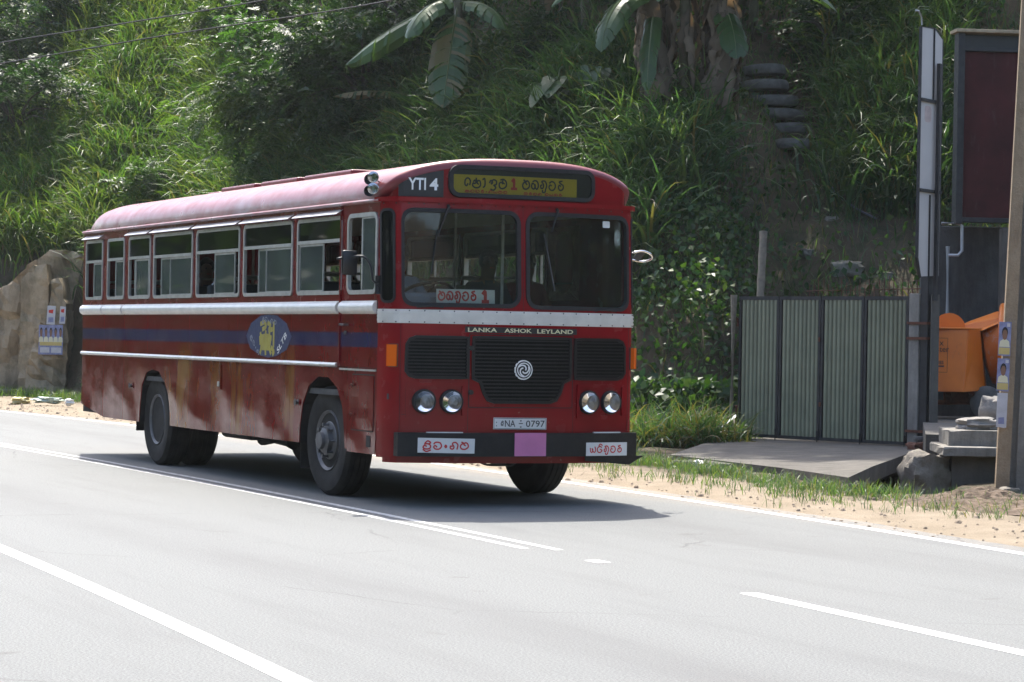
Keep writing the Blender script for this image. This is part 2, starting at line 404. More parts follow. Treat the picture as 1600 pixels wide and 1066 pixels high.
concrete('black_wall', (.05, .05, .048), (.10, .10, .095), (.008, .008, .008), .95, .9)
concrete('rock', (.17, .15, .12), (.27, .24, .20), (.05, .045, .035), .6, 1.8, .4)
concrete('pole_concrete_sunlit', (.25, .185, .12), (.35, .27, .18), (.14, .11, .08), .5, 2.5)
plain('gate_sheet', (.180, .188, .122), .5, .0, .14, 2.5, .08, bscale=9)
plain('gate_sheet_b', (.155, .162, .104), .5, .0, .16, 2.5, .08, bscale=9)
plain('gate_steel', (.020, .020, .021), .55, .2, .4, 8, .1)
plain('rust', (.10, .035, .018), .85, 0, .4, 12, .2)
plain('board_white', (.50, .46, .43), .6, 0, .07, 1.4)
t = NT('board_maroon'); o = t.obj()
c = t.mix(t.ramp(t.noise(1.5, 6, .65, vec=o), .35, .65), (.032, .006, .007), (.066, .013, .014))
c = t.mix(t.ramp(t.noise(4, 6, .7, vec=o, stretch=(2.5, 2.5, .6)), .58, .75, 0, .5), c, (.09, .055, .05)); t.bsdf(c, .75, 0, .2); M['board_maroon'] = t.m
t = NT('mixer_orange'); o = t.obj()
c = t.mix(t.ramp(t.noise(3, 5, vec=o), .3, .7), (.60, .135, .008), (.72, .18, .012))
c = t.mix(t.ramp(t.noise(9, 5, .7, vec=o, stretch=(1, 1, .4)), .62, .72, 0, .6), c, (.30, .10, .03)); t.bsdf(c, .42, 0, .5, .1); M['mixer_orange'] = t.m
t = NT('mixer_drum'); o = t.obj()
c = t.mix(t.ramp(t.noise(5, 6, .7, vec=o), .54, .66), (.50, .12, .012), (.32, .30, .27)); t.bsdf(c, .6); M['mixer_drum'] = t.m
plain('sack', (.20, .185, .165), .9, 0, .2, 8, .4)
plain('tyre_old', (.11, .105, .098), .8, 0, .3, 8, .3)
plain('plastic_yellow', (.48, .42, .20), .5, 0, .3); plain('plastic_green', (.36, .43, .36), .4, 0, .15); plain('plastic_white', (.7, .7, .68), .45, 0, .1)
plain('poster_blue', (.20, .21, .34), .7, 0, .3, 14); plain('stain_pink', (.44, .34, .31), .7, 0, .2, 9); plain('poster_pale', (.46, .45, .47), .65, 0, .15, 9); plain('poster_yellow', (.50, .39, .14), .65, 0, .1, 9)
plain('poster_skin', (.20, .10, .06), .6); plain('poster_hair', (.015, .012, .012), .6); plain('poster_shirt', (.62, .58, .40), .6)
plain('pvc', (.42, .44, .46), .4, 0, .1); plain('pipe_grey', (.36, .37, .38), .4, .3, .1); plain('hose', (.10, .10, .12), .5); plain('wire', (.012, .012, .012), .6)
plain('bamboo', (.17, .14, .10), .7, 0, .25, 14, .3)
plain('step_soil', (.24, .21, .17), .95, 0, .3, 6, .5); plain('gravel', (.24, .19, .14), .9, 0, .35, 3); plain('heap_soil', (.11, .075, .048), .95, 0, .35, 5, .6, bscale=20)
plain('bark', (.05, .04, .03), .9, 0, .3, 9, .5)
plain('banana_stem', (.06, .055, .025), .7, 0, .3, 6, .2)
def leaf_mat(name, trans=.4, rough=.42, tcol=(.82, 1.0, .35), tgain=1.5, spec=.45):
    t = NT(name); a = t.n('ShaderNodeAttribute'); a.attribute_name = 'col'
    p = t.bsdf(a.outputs['Color'], rough, 0, spec, finish=False)
    tr = t.n('ShaderNodeBsdfTranslucent'); t.l(t.mix(1., a.outputs['Color'], tuple(v * tgain for v in tcol), 'MULTIPLY'), tr.inputs[0])
    mx = t.n('ShaderNodeMixShader'); mx.inputs[0].default_value = trans
    t.l(p.outputs[0], mx.inputs[1]); t.l(tr.outputs[0], mx.inputs[2]); t.l(mx.outputs[0], t.out.inputs[0]); M[name] = t.m
leaf_mat('grass_leaf', .42, .44, spec=.45); leaf_mat('creeper_leaf', .35, .48, spec=.3); leaf_mat('tree_leaf', .42, .5); leaf_mat('banana_leaf', .38, .35, (1, 1, .4), 1.6)
leaf_mat('dry_leaf', .25, .8, (1, .8, .5), 1.2, .2)
#@@SETTING
# ------------------------------------------------------------------ setting: ground, hill, road
def at(u, v, D):                                         # a surveyed point: bearing, elevation and distance -> world
    a, b = (u - 800) / 3947.35, -(v - 533) / 3947.35
    X, Z = a * math.cos(ROLL) - b * math.sin(ROLL), a * math.sin(ROLL) + b * math.cos(ROLL)
    k = D / (math.cos(PITCH) - Z * math.sin(PITCH))
    return Vector((X * k, D, 1.4827 + k * (math.sin(PITCH) + Z * math.cos(PITCH))))
def snoise(X, Y, f=1., seed=0.):
    return (np.sin(X*f*1.3 + 1.7*np.sin(Y*f*.9 + seed) + seed) * np.cos(Y*f*1.1 + 1.3*np.sin(X*f*.7 - seed)) +
            .5*np.sin(X*f*2.9 + Y*f*2.3 + seed*2) * np.cos(Y*f*3.1 - X*f*1.7 + seed)) / 1.5
YB_X = [-60, -40, -24, -16, -12.5, -10.5, -8, -5, -2, 0, 2.3, 3.0, 3.6, 4.6, 6, 8, 12, 30, 60]
YB_Y = [158, 116, 82, 64, 57.2, 56.6, 53.5, 47.5, 43, 40.3, 37.6, 37.4, 38.2, 38.6, 38.4, 37.4, 35, 30, 26]
def hill_d(X, Y): return Y - np.interp(X, YB_X, YB_Y) + .35 * snoise(X, Y, .8, 2.)
def gh(X, Y):
    X = np.asarray(X, float); Y = np.asarray(Y, float); d = hill_d(X, Y)
    s0 = np.interp(X, [-12, -9.5, -8], [3.1, 3.1, 1.6])
    z = s0 * np.clip(d, 0, 1) + .75 * np.clip(d - 1, 0, 16) + .3 * np.clip(d - 17, 0, 30)
    z = z + np.clip(d, 0, 1) * (.16 * snoise(X, Y, 1.1) + .10 * snoise(X, Y, 2.7, 5.))
    z = z + .35 * np.clip(-15 - Y, 0, 45)  # unseen rise behind the camera, added for dark reflections
    # ditch along the driveway slab
    ax, ay, bx, by = 3.85, 25.6, 5.05, 30.6
    t_ = np.clip(((X-ax)*(bx-ax) + (Y-ay)*(by-ay)) / ((bx-ax)**2 + (by-ay)**2), 0, 1)
    r = np.hypot(X - ax - t_*(bx-ax), Y - ay - t_*(by-ay))
    z = z - .55 * np.clip((.62 - r) / .25, 0, 1)
    xb = (X + .666) * BC + (Y - 23.8) * BS; yb = -(X + .666) * BS + (Y - 23.8) * BC
    z = z + np.where((yb > 3) & (d < 0), .03 * snoise(X, Y, 3., 1.) * np.clip(yb - 3, 0, 1), 0)
    z = z - .03 * np.clip((2.9 - yb) / .4, 0, 1) * np.clip((yb + 10) / .5, 0, 1)     # the bed the road lies in
    return z
gx = np.concatenate([[-400, -250, -150, -100, -70, -50, -40], np.arange(-32, 2, .32), np.arange(2, 7.2, .14), np.arange(7.2, 26, .4), [30, 40, 60, 100, 200, 400]])
gy = np.concatenate([[-400, -250, -150, -100, -70, -60, -50, -40, -30, -24, -18, -15, -10, -5, 0, 5, 9], np.arange(10, 24, .4), np.arange(24, 34, .14), np.arange(34, 76, .32), [80, 90, 110, 150, 250, 400]])
GX, GY = np.meshgrid(gx, gy); GZ = gh(GX, GY); nx, ny = len(gx), len(gy)
idx = np.arange(nx * ny).reshape(ny, nx)
Q = np.stack([idx[:-1, :-1], idx[:-1, 1:], idx[1:, 1:], idx[1:, :-1]], -1)
g = bpy.data.objects.new('ground', quads_mesh('ground', np.stack([GX, GY, GZ], -1), Q, M['ground'])); link(g); g['kind'] = 'structure'

def strip(name, xs, ya, yb_, z, mat, step=.5):
    """A sheet between two edge lines, in the road frame."""
    n = max(2, int((xs[-1] - xs[0]) / step)); X = np.linspace(xs[0], xs[-1], n)
    V = []
    for x in X: V += [(x, np.interp(x, xs, ya), z), (x, np.interp(x, xs, yb_), z)]
    Qs = [(2*i, 2*i+2, 2*i+3, 2*i+1) for i in range(n - 1)]
    o = bpy.data.objects.new(name, quads_mesh(name, np.array(V), np.array(Qs), mat)); o.location = BUS_LOC; o.rotation_euler.z = BUS_ROT
    o['kind'] = 'structure'; return link(o)
xs_l = np.arange(-90, 70.1, 1.0)
def smooth_line(px, py):                                 # a smooth line through surveyed points, straight beyond
    c = np.polyfit(px, py, 2); lo, hi = min(px) - 6, max(px) + 6; xx = np.clip(xs_l, lo, hi)
    y = np.polyval(c, xx); dlo, dhi = np.polyval(np.polyder(c), lo), np.polyval(np.polyder(c), hi)
    return y + np.where(xs_l < lo, (xs_l - lo) * dlo * .6, 0) + np.where(xs_l > hi, (xs_l - hi) * dhi * .6, 0)
far = smooth_line([-23, -16.5, -11.3, -1.8, 3.5, 7], [1.45, 2.02, 2.16, 2.10, 1.80, 1.52])
mid = smooth_line([-10.3, -1.7, 2.6, 5.9, 8.95, 11.9], [-1.69, -1.66, -1.64, -1.70, -1.87, -2.08])
near = smooth_line([-12, 4.76, 8.8, 11.7], [-5.35, -5.38, -5.49, -5.75])
edge = far + .30 + .05 * np.sin(xs_l * 2.1) + .04 * np.sin(xs_l * 5.3)
strip('road', xs_l, near - 4.0, edge, 0, M['asphalt'])
def line_part(name, x0, x1, c, w, mat, z=.0022):
    X = np.linspace(x0, x1, max(2, int((x1-x0) / .25))); C = np.interp(X, xs_l, c)
    return strip(name, X, C - w/2, C + w/2, z, mat, .25)
line_part('edge_line', -85, 65, far, .11, M['road_paint'])
line_part('edge_line', -85, 65, near, .12, M['road_paint'])
line_part('centre_line', -85, 5.98, mid + .09, .075, M['road_paint_worn'])
line_part('centre_line', -85, 5.80, mid - .10, .075, M['road_paint_worn'])
line_part('centre_line', 8.95, 12.9, mid, .12, M['road_paint'])
line_part('centre_line', 6.75, 6.95, mid - .02, .11, M['road_paint'])

# driveway slab in front of the gate
def slab(name, poly, z0, z1, mat, parent=None, sub=0, jitter=0):
    bm = bmesh.new(); top = [bm.verts.new((p[0], p[1], (p[2] if len(p) > 2 else z1))) for p in poly]
    bot = [bm.verts.new((p[0], p[1], z0 if len(p) < 3 else p[2] - (z1 - z0))) for p in poly]; n = len(poly)
    bm.faces.new(top); bm.faces.new(bot[::-1])
    for i in range(n): bm.faces.new((top[i], bot[i], bot[(i+1) % n], top[(i+1) % n]))
    if sub:
        bmesh.ops.subdivide_edges(bm, edges=list(bm.edges), cuts=sub, use_grid_fill=True)
        for v in bm.verts: v.co += Vector((random.uniform(-1, 1), random.uniform(-1, 1), random.uniform(-1, 1))) * jitter
    return obj(name, bm, mat, parent)
dw = slab('driveway', [(2.0, 31.6, .05), (3.05, 28.2, .08), (3.42, 25.5, .13), (3.95, 27.5, .15), (5.2, 32.2, .14), (5.75, 34.6, .12), (3.2, 37.2, .10)], 0, .17, M['concrete_slab'])
dw['kind'] = 'structure'
dp = bmesh.new(); box(dp, -.45, .45, -.25, .25, 0, .05, .012)   # a flat stone in the verge
o = obj('flat_stone', dp, M['concrete_slab']); o.location = at(1105, 727, 30); o.location.z = .0; o.rotation_euler.z = -.7
tag(o, 'flat grey stone lying in the verge in front of the driveway', 'stone')

def rough_rock(name, loc, size, mat, seed=0, rz=0, label=None, cat=None, group=None, parent=None, blocky=.5, cuts=4, amp=.10):
    bm = bmesh.new(); box(bm, -1, 1, -1, 1, -1, 1)
    bmesh.ops.subdivide_edges(bm, edges=list(bm.edges), cuts=cuts, use_grid_fill=True)
    rnd = random.Random(seed); ph = [rnd.uniform(0, 6) for _ in range(6)]
    for v in bm.verts:
        p = v.co.copy(); s = p.normalized(); q = p.lerp(s * 1.2, 1 - blocky)
        k = 1 + amp * (math.sin(3*p.x + ph[0]) * math.cos(2.6*p.y + ph[1]) + .6*math.sin(5*p.z + 4*p.x + ph[2]) + .4*math.sin(9*p.y + 7*p.z + ph[3])) + rnd.uniform(-.3, .3) * amp
        v.co = Vector((q.x*size[0]*k, q.y*size[1]*k, q.z*size[2]*k))
    o = obj(name, bm, mat, parent, True, 40); o.location = loc; o.rotation_euler.z = rz
    return tag(o, label, cat, group)

# ---- old retaining wall by the left bend
W0 = at(66, 606, 56)
rw = empty('retaining_wall', (W0.x, 56, 0), 0, 'weathered tan concrete retaining wall at the foot of the grassy hill behind the bus', 'wall')
def rough_slab(name, outline, y0, y1, mat, parent, seed=0, step=.22, amp=.05):
    """A rough-faced masonry mass: an outline in X-Z with depth."""
    bm = bmesh.new(); bm.faces.new([bm.verts.new((p[0], p[1], 0)) for p in outline]); bisect_grid(bm, step, step)
    bmesh.ops.remove_doubles(bm, verts=bm.verts, dist=.02); bmesh.ops.triangulate(bm, faces=bm.faces)
    for f in bm.faces:
        f.normal_update()
        if f.normal.z < 0: f.normal_flip()
    ext = bmesh.ops.extrude_face_region(bm, geom=list(bm.faces))['geom']; top = {v for v in ext if isinstance(v, bmesh.types.BMVert)}
    for v in bm.verts:
        x, z = v.co.x, v.co.y; n_ = amp * float(snoise(np.float64(x), np.float64(z), 3., seed) + .6 * snoise(np.float64(x), np.float64(z), 8., seed + 3)) + random.uniform(-.4, .4) * amp
        v.co = Vector((x + random.uniform(-.3, .3)*amp, (y0 + n_) if v in top else y1, z + random.uniform(-.3, .3)*amp))
    return obj(name, bm, mat, parent, True, 18)
k_ = 56 / 3947.35
def wp(u, v): return ((u - 66) * k_, (606 - v) * k_ + .0)
rough_slab('wall_face', [wp(-60, 612), wp(210, 612), wp(210, 384), wp(150, 376), wp(120, 384), wp(88, 376), wp(70, 378), wp(45, 392), wp(20, 416), wp(-10, 436), wp(-60, 450)], .5, 1.5, M['old_wall'], rw, 1., .2, .15)
rough_slab('buttress', [wp(30, 612), wp(75, 612), wp(75, 430), wp(70, 400), wp(50, 402), wp(32, 425)], -.1, .6, M['old_wall'], rw, 4., .16, .06)
rough_slab('lower_block', [wp(46, 612), wp(106, 612), wp(112, 520), wp(108, 470), wp(96, 420), wp(84, 425), wp(80, 470), wp(64, 500), wp(52, 535), wp(48, 580)], -.55, .6, M['old_wall'], rw, 7., .16, .11)
rough_slab('foot_ledge', [wp(-60, 612), wp(36, 612), wp(34, 597), wp(-60, 594)], -.4, .6, M['concrete'], rw, 9., .2, .03)
def poster(name, loc, w, h, rz, parts, label, cat='poster', group=None, paper='poster_blue', tilt=0):
    """A pasted paper sheet with printed areas laid on it; local x right, z up, printed side facing -y."""
    root = empty(name, loc, rz, label, cat, group); fm = lambda a, b, off: (a, -.004 - off, b)
    bm = bmesh.new(); pts = [(x + random.uniform(-.01, .01)*w, z + random.uniform(-.012, .012)*h) for x, z in densify([(-w/2, 0), (w/2, 0), (w/2, h), (-w/2, h)], min(w, h)/4)]
    patch('paper', pts, fm, M[paper], root, 0, .002)
    for nm, poly, mat, lv in parts: patch(nm, poly, fm, M[mat], root, .0026 * lv, .001)
    root.rotation_euler.y = tilt
    return root
def bust(cx, z0, w, h):
    el = lambda x, z, a, b, n=12: [(x + a*math.cos(2*math.pi*k/n), z + b*math.sin(2*math.pi*k/n)) for k in range(n)]
    return [('print', [(cx-w/2, z0), (cx+w/2, z0), (cx+w*.42, z0+h*.28), (cx+w*.16, z0+h*.38), (cx-w*.16, z0+h*.38), (cx-w*.42, z0+h*.28)], 'poster_shirt', 1),
            ('print', el(cx, z0+h*.72, w*.29, h*.27), 'poster_hair', 1), ('print', el(cx, z0+h*.60, w*.24, h*.26), 'poster_skin', 2)]
pf = 55.42; kk = pf / 3947.35
parts = []
pw, ph_ = 38*kk, 46*kk
for i in range(5): parts += bust(-pw*.40 + i*pw*.2, ph_*.42, pw*.19, ph_*.5)
parts += [('print', [(-pw*.46, ph_*.30), (pw*.46, ph_*.30), (pw*.46, ph_*.42), (-pw*.46, ph_*.42)], 'poster_yellow', 1)]
for i, (a, b) in enumerate(((-.44, -.05), (.02, .44))): parts += [('print', [(pw*a, ph_*.06), (pw*b, ph_*.06), (pw*b, ph_*.24), (pw*a, ph_*.24)], 'poster_pale', 1)]
p_ = at(79, 554, 55.3); poster('poster', p_, pw, ph_, -.05, parts, 'blue and yellow poster with five portraits pasted on the retaining wall')
for (u, v0, v1, w, lab) in ((79, 507, 478, 13, 'torn pale poster strip above the five-portrait poster, nearer its buttress'), (97, 506, 479, 9, 'narrower torn pale poster strip above the five-portrait poster')):
    p_ = at(u, v0, 55.3); poster('poster', p_, w*kk, (v0-v1)*kk, -.05, [('print', [(-w*kk*.3, .04), (w*kk*.35, .05), (w*kk*.3, .16), (-w*kk*.32, .15)], 'poster_blue', 1), ('print', [(-w*kk*.3, .25), (w*kk*.2, .24), (w*kk*.25, .33), (-w*kk*.32, .31)], 'sign_red', 1)], lab, paper='poster_pale', tilt=.05)
def crumple(name, loc, size, mat, seed, label, cat='litter'):
    return rough_rock(name, loc, size, mat, seed, random.uniform(0, 3), label, cat, 'plastic litter along the verge', blocky=.2, cuts=5, amp=.28)
crumple('plastic_bag', at(33, 628, 50) + Vector((0, 0, .02)), (.22, .12, .06), M['plastic_yellow'], 3, 'crumpled yellow plastic bag on the sandy verge below the retaining wall')
crumple('plastic_bag', at(76, 627, 49) + Vector((0, 0, .02)), (.24, .12, .05), M['plastic_green'], 5, 'pale green crumpled plastic sheet on the verge below the posters')
crumple('plastic_bag', at(108, 630, 48) + Vector((0, 0, .02)), (.09, .07, .05), M['plastic_white'], 8, 'small white plastic scrap beside the rear of the bus')
crumple('paper_scrap', Vector((at(1091, 731, 29).x, 29, .06)), (.07, .05, .045), M['plastic_white'], 12, 'small white scrap of paper in the grass before the driveway')

# ---- gate: four corrugated leaves in black steel frames
GL, GR = at(1153, 682, 36.2), at(1418, 692, 33.9)
gd = Vector((GR.x - GL.x, GR.y - GL.y, 0)); glen = gd.length
gate = empty('gate', (GL.x, GL.y, .10), math.atan2(gd.y, gd.x), 'wide green corrugated metal gate of four leaves in black steel frames', 'gate')
GH = 2.03; nleaf = 4; lw = glen / nleaf
for i in range(nleaf):
    x0 = i * lw
    fr = bmesh.new(); tt = .045
    for a, b, c, d in ((x0+.006, x0+tt, .03, GH), (x0+lw-tt, x0+lw-.006, .03, GH), (x0+tt, x0+lw-tt, GH-.05, GH), (x0+tt, x0+lw-tt, .03, .075)):
        box(fr, a, b, -.025, .025, c, d)
    leaf = obj('leaf_frame', fr, M['gate_steel'], gate)
    nr = 9; rw_ = (lw - 2*tt) / nr
    for j in range(nr):
        bm = bmesh.new(); a = x0 + tt + j*rw_; h0, h1 = .072, GH - .048
        prof = [(a, .006), (a + rw_*.12, -.006), (a + rw_*.30, -.020), (a + rw_*.78, -.020), (a + rw_*.94, -.006), (a + rw_, .006)]
        lo = [bm.verts.new((x, y, h0)) for x, y in prof]; hi = [bm.verts.new((x, y, h1)) for x, y in prof]
        lo2 = [bm.verts.new((x, y + .008, h0)) for x, y in prof]; hi2 = [bm.verts.new((x, y + .008, h1)) for x, y in prof]
        for q in range(5):
            bm.faces.new((lo[q], lo[q+1], hi[q+1], hi[q])); bm.faces.new((lo2[q+1], lo2[q], hi2[q], hi2[q+1]))
        obj('corrugated_strip', bm, M['gate_sheet' if (i + j) % 3 else 'gate_sheet_b'], leaf, recalc=False)
    if i in (1, 2):
        hb = bmesh.new(); box(hb, x0 + (lw-.03 if i == 1 else .0), x0 + (lw+.0 if i == 1 else .03), -.045, -.026, 1.40 if i == 1 else .5, 1.46 if i == 1 else .56, .004); obj('latch', hb, M['rust'], leaf)
    hb = bmesh.new(); tube(hb, [(x0+lw-.03, -.035, .16), (x0+lw-.03, -.035, -.02)], .012, 6); obj('drop_bolt', hb, M['gate_steel'], leaf)
for z in (.35, 1.6):
    hb = bmesh.new(); tube(hb, [(-.03, 0, z), (-.03, 0, z + .12)], .03, 8); obj('hinge', hb, M['rust'], gate)
bm = bmesh.new(); tube(bm, [(-.10, .03, -.1), (-.09, .03, GH + .02)], .05, 8); o = obj('gate_stake', bm, M['bamboo']); o.location = (GL.x, GL.y, .1)
tag(o, 'thin grey stake at the creeper-side end of the gate', 'post')
# spiked mesh behind and above the gate
mf = empty('wire_mesh', (GL.x, GL.y + .9, 0), math.atan2(gd.y, gd.x), 'rusty spiked wire mesh showing above the gate', 'fence')
for j in range(24):
    bm = bmesh.new(); x = 1.45 + j * .085; tube(bm, [(x, 0, .0), (x + random.uniform(-.01, .01), 0, 2.32 + random.uniform(-.06, .12))], .006, 5); obj('wire', bm, M['rust'], mf)
bm = bmesh.new(); tube(bm, [(1.4, 0, 2.22), (3.5, 0, 2.25)], .008, 5); obj('wire', bm, M['rust'], mf)

# ---- gatepost with its steel angle and straps
gp = empty('gatepost', at(1421, 700, 33.6), math.atan2(gd.y, gd.x), 'weathered concrete gatepost with black steel angle at the end of the gate', 'gatepost'); gp.location.z = 0
bm = bmesh.new(); box(bm, .03, .20, -.10, .10, 0, 2.16, .012); obj('post', bm, M['concrete'], gp)
bm = bmesh.new(); box(bm, .205, .33, -.08, .02, .12, 2.9, .005); obj('steel_angle', bm, M['gate_steel'], gp)
bm = bmesh.new(); box(bm, .362, .385, -.06, .1, .1, 2.15, .004); obj('side_post', bm, M['concrete_slab'], gp)
for z in (.32, 1.55, 1.75):
    bm = bmesh.new(); ring('s', [(.015, -.115), (.34, -.115), (.34, .115), (.015, .115)], .012, lambda a, b, h: (a, b, z + h), None, None, 0, .035, 1, bm_in=bm); obj('strap', bm, M['rust'], gp)
rough_rock('brick_lump', (at(1447, 697, 33).x - .05, 32.7, .12), (.20, .14, .10), M['rust'], 4, .2, 'reddish broken masonry lump at the foot of the gatepost', 'rubble', blocky=.8)
bm = bmesh.new()
tube(bm, [Vector((.14*math.cos(a)*(1+.1*math.sin(3*a)), .14*math.sin(a), .02 + a*.004)) for a in np.linspace(0, 12.5, 40)], .016, 6)
o = obj('rope_coil', bm, M['steel_dark']); o.location = (at(1447, 697, 33).x - .05, 32.68, .225); tag(o, 'coil of dark rope on the masonry lump by the gatepost', 'rope')

# ---- tall white signboard seen at a slant from behind
sgn = empty('signboard', at(1447, 434, 33.2), R(56), 'tall white signboard with dark frame standing edge-on above the gatepost', 'signboard')
sh = 390 / 3947.35 * 33.2; sw = .66
outl = [(-sw/2 + .1, 0), (sw/2, .03), (sw/2, sh - .12), (sw/2 - .25, sh), (-sw/2, sh - .02), (-sw/2, .25)]
SGF = lambda a, b, off: (a, -off, b)
patch('board', outl, SGF, M['board_white'], sgn, 0, .03)
ring('frame', outl, .02, SGF, M['gate_steel'], sgn, -.005, .035, 1)
for z in (sh*.34, sh*.70):
    bm = bmesh.new(); box(bm, -sw/2, sw/2, -.055, -.032, z, z + .04); obj('cross_bar', bm, M['gate_steel'], sgn)
for x, z0, z1 in ((.10, -.3, sh*.86), (-.02, 0, sh*.33), (.03, sh*.71, sh)):
    bm = bmesh.new(); box(bm, x, x + (.06 if z0 < 0 else .02), -.10 if z0 < 0 else -.05, -.056 if z0 < 0 else -.033, z0, z1); obj('upright', bm, M['gate_steel'], sgn)
patch('stain', rrect(-.2, .0, sh*.62, sh*.685, .05), SGF, M['stain_pink'], sgn, .031, .0006)
bm = bmesh.new(); tube(bm, [(-sw/2, -.03, sh), (-sw/2 - .02, -.03, sh + .1), (-sw/2 - .1, -.03, sh + .17), (-sw/2 - .2, -.03, sh + .17)], .012, 6); obj('hook', bm, M['pipe_grey'], sgn)

# ---- maroon hoarding and the black mouldy wall under it
hb0 = at(1490, 345, 36.2); hw, hh = 2.0, (345 - 52) / 3947.35 * 36.2
hd = empty('hoarding', hb0, .10, 'large faded maroon hoarding panel in a dark frame behind the roadside pole', 'hoarding')
HF = lambda a, b, off: (a, -off, b)
patch('panel', [(.12, .05), (hw, .05), (hw, hh - .26), (.12, hh - .26)], HF, M['board_maroon'], hd, 0, .02)
for nm, a, b, c, d, dep in (('frame', .0, .10, -.05, hh, .10), ('frame', .10, hw, hh - .26, hh - .2, .07), ('frame', .10, hw, -.02, .05, .07)):
    bm = bmesh.new(); box(bm, a, b, -dep, .12, c, d, .008); obj(nm, bm, M['gate_steel'], hd)
bm = bmesh.new(); box(bm, .10, hw, -.012, .02, hh - .2, hh - .02); obj('top_panel', bm, M['black_paint'], hd)
bm = bmesh.new(); box(bm, -.05, hw, -.16, .2, hh, hh + .05, .01); obj('capping', bm, M['old_wall'], hd)
bw = bmesh.new(); box(bw, -.35, 3.5, 0, .3, 0, hb0.z - .06, .02); o = obj('mouldy_wall', bw, M['black_wall']); o.location = (hb0.x, 36.55, 0); o.rotation_euler.z = .10
tag(o, 'black mouldy concrete wall behind the orange concrete mixer', 'wall')
bm = bmesh.new(); box(bm, 0, .2, -.03, .2, 0, hb0.z - .1, .02); o = obj('wall_pier', bm, M['concrete_slab']); o.location = (at(1563, 600, 36).x, 36.1, 0); tag(o, 'grey concrete pier at the end of the mouldy wall, next to the pole', 'pier')
pp = bmesh.new(); q = [at(1471, 349, 36.2), at(1496, 349, 36.2), at(1503, 353, 36.2), at(1503, 392, 36.2), at(1497, 399, 36.2), at(1482, 399, 36.2)]
tube(pp, q, .022, 8); tube(pp, [at(1481, 385, 36.25), at(1480, 500, 36.25), at(1480, 560, 36.25)], .03, 8); o = obj('drain_pipe', pp, M['pipe_grey'], None, True, 40)
tag(o, 'grey bent drain pipe on the black mouldy wall', 'pipe')

# ---- concrete mixer
mx0 = at(1488, 655, 35.2); mz = .46
mixer = empty('concrete_mixer', (mx0.x, 35.2, mz), -.22, 'orange wheeled concrete mixer with loading hopper parked behind the gatepost', 'concrete mixer')
bm = bmesh.new()
lo = [(-.42, -.40, .34), (.16, -.46, .34), (.42, -.05, .36), (.42, .5, .36), (-.42, .5, .34)]
hi = [(-.46, -.28, 1.13), (.20, -.32, 1.13), (.34, -.02, 1.12), (.34, .5, 1.12), (-.46, .5, 1.13)]
a = [bm.verts.new(p) for p in lo]; b = [bm.verts.new(p) for p in hi]
bm.faces.new(a[::-1]); bm.faces.new(b)
for i in range(5): bm.faces.new((a[i], a[(i+1) % 5], b[(i+1) % 5], b[i]))
bmesh.ops.bevel(bm, geom=list(bm.edges), offset=.012, segments=2, affect='EDGES'); obj('engine_cover', bm, M['mixer_orange'], mixer)
bm = bmesh.new(); box(bm, -.50, .37, -.34, -.27, 1.11, 1.135, .008); obj('cover_lip', bm, M['mixer_orange'], mixer)
bm = bmesh.new(); tube(bm, [(-.06, -.05, 1.10), (-.06, .05, 1.10)], .215, 24); obj('belt_guard', bm, M['mixer_orange'], mixer, True, 40)
bm = bmesh.new(); lathe(bm, [(.10, -.05), (.36, .0), (.50, .26), (.52, .52), (.43, .72), (.30, 1.0), (.27, 1.0)], 28, 'x', Matrix.Translation((.42, .35, .80)) @ Matrix.Rotation(R(-12), 4, 'Y')); obj('drum', bm, M['mixer_drum'], mixer, True, 40)
bm = bmesh.new(); tube(bm, [Vector((.62, .35 + .55*math.cos(a_), .86 + .55*math.sin(a_))) for a_ in np.linspace(0, 2*math.pi, 33)[:-1]], .045, 8, closed=True); obj('gear_ring', bm, M['mixer_orange'], mixer, True)
bm = bmesh.new(); v = [(.05, .0, 1.12), (.36, -.05, 1.10), (.75, .0, 1.27), (.55, .3, 1.32), (.2, .4, 1.2)]; w_ = [bm.verts.new(p) for p in v]; w2 = [bm.verts.new((p[0], p[1] + .05, p[2] + .03)) for p in v]
bm.faces.new(w_); bm.faces.new(w2[::-1])
for i in range(5): bm.faces.new((w_[i], w2[i], w2[(i+1) % 5], w_[(i+1) % 5]))
obj('drum_yoke', bm, M['mixer_orange'], mixer)
bm = bmesh.new(); tube(bm, [(-.5, .0, .20), (1.1, .0, .20)], .05, 8); tube(bm, [(-.05, -.25, .34), (-.05, 0, .2)], .04, 6); tube(bm, [(.25, -.25, .34), (.25, 0, .2)], .04, 6)
box(bm, -.12, .24, -.03, .03, .18, .36); obj('axle_frame', bm, M['rust'], mixer)
for x in (-.44, .44):
    bm = bmesh.new(); lathe(bm, [(.10, -.06), (.17, -.06), (.21, -.03), (.21, .03), (.17, .06), (.10, .06)], 24, 'y', Matrix.Translation((x, -.12, .21))); wh = obj('wheel', bm, M['tyre_old'], mixer, True, 40)
    bm = bmesh.new(); lathe(bm, [(.02, -.075), (.06, -.07), (.10, -.05), (.10, .05)], 16, 'y', Matrix.Translation((x, -.12, .21))); obj('wheel_hub', bm, M['hub_grey'], wh)
MF = lambda a, b, off: (a, -.405 + (b - .34) * .152 - off - max(0, 0) - .10 * 0 - (a + .42) * .08, b)
patch('badge', rrect(-.46, -.33, .80, .98, .02), lambda a, b, o_: MF(a, b, o_ + .004), M['sign_white'], mixer, 0, .002)
text_part('badge_letter', 'B', -.385, .89, .13, lambda a, b, o_: MF(a, b, o_ + .006), M['sign_red'], mixer, .003, bold=.03)
text_part('lettering', 'Mix', -.19, .945, .075, lambda a, b, o_: MF(a, b, o_ + .004), M['bark'], mixer)
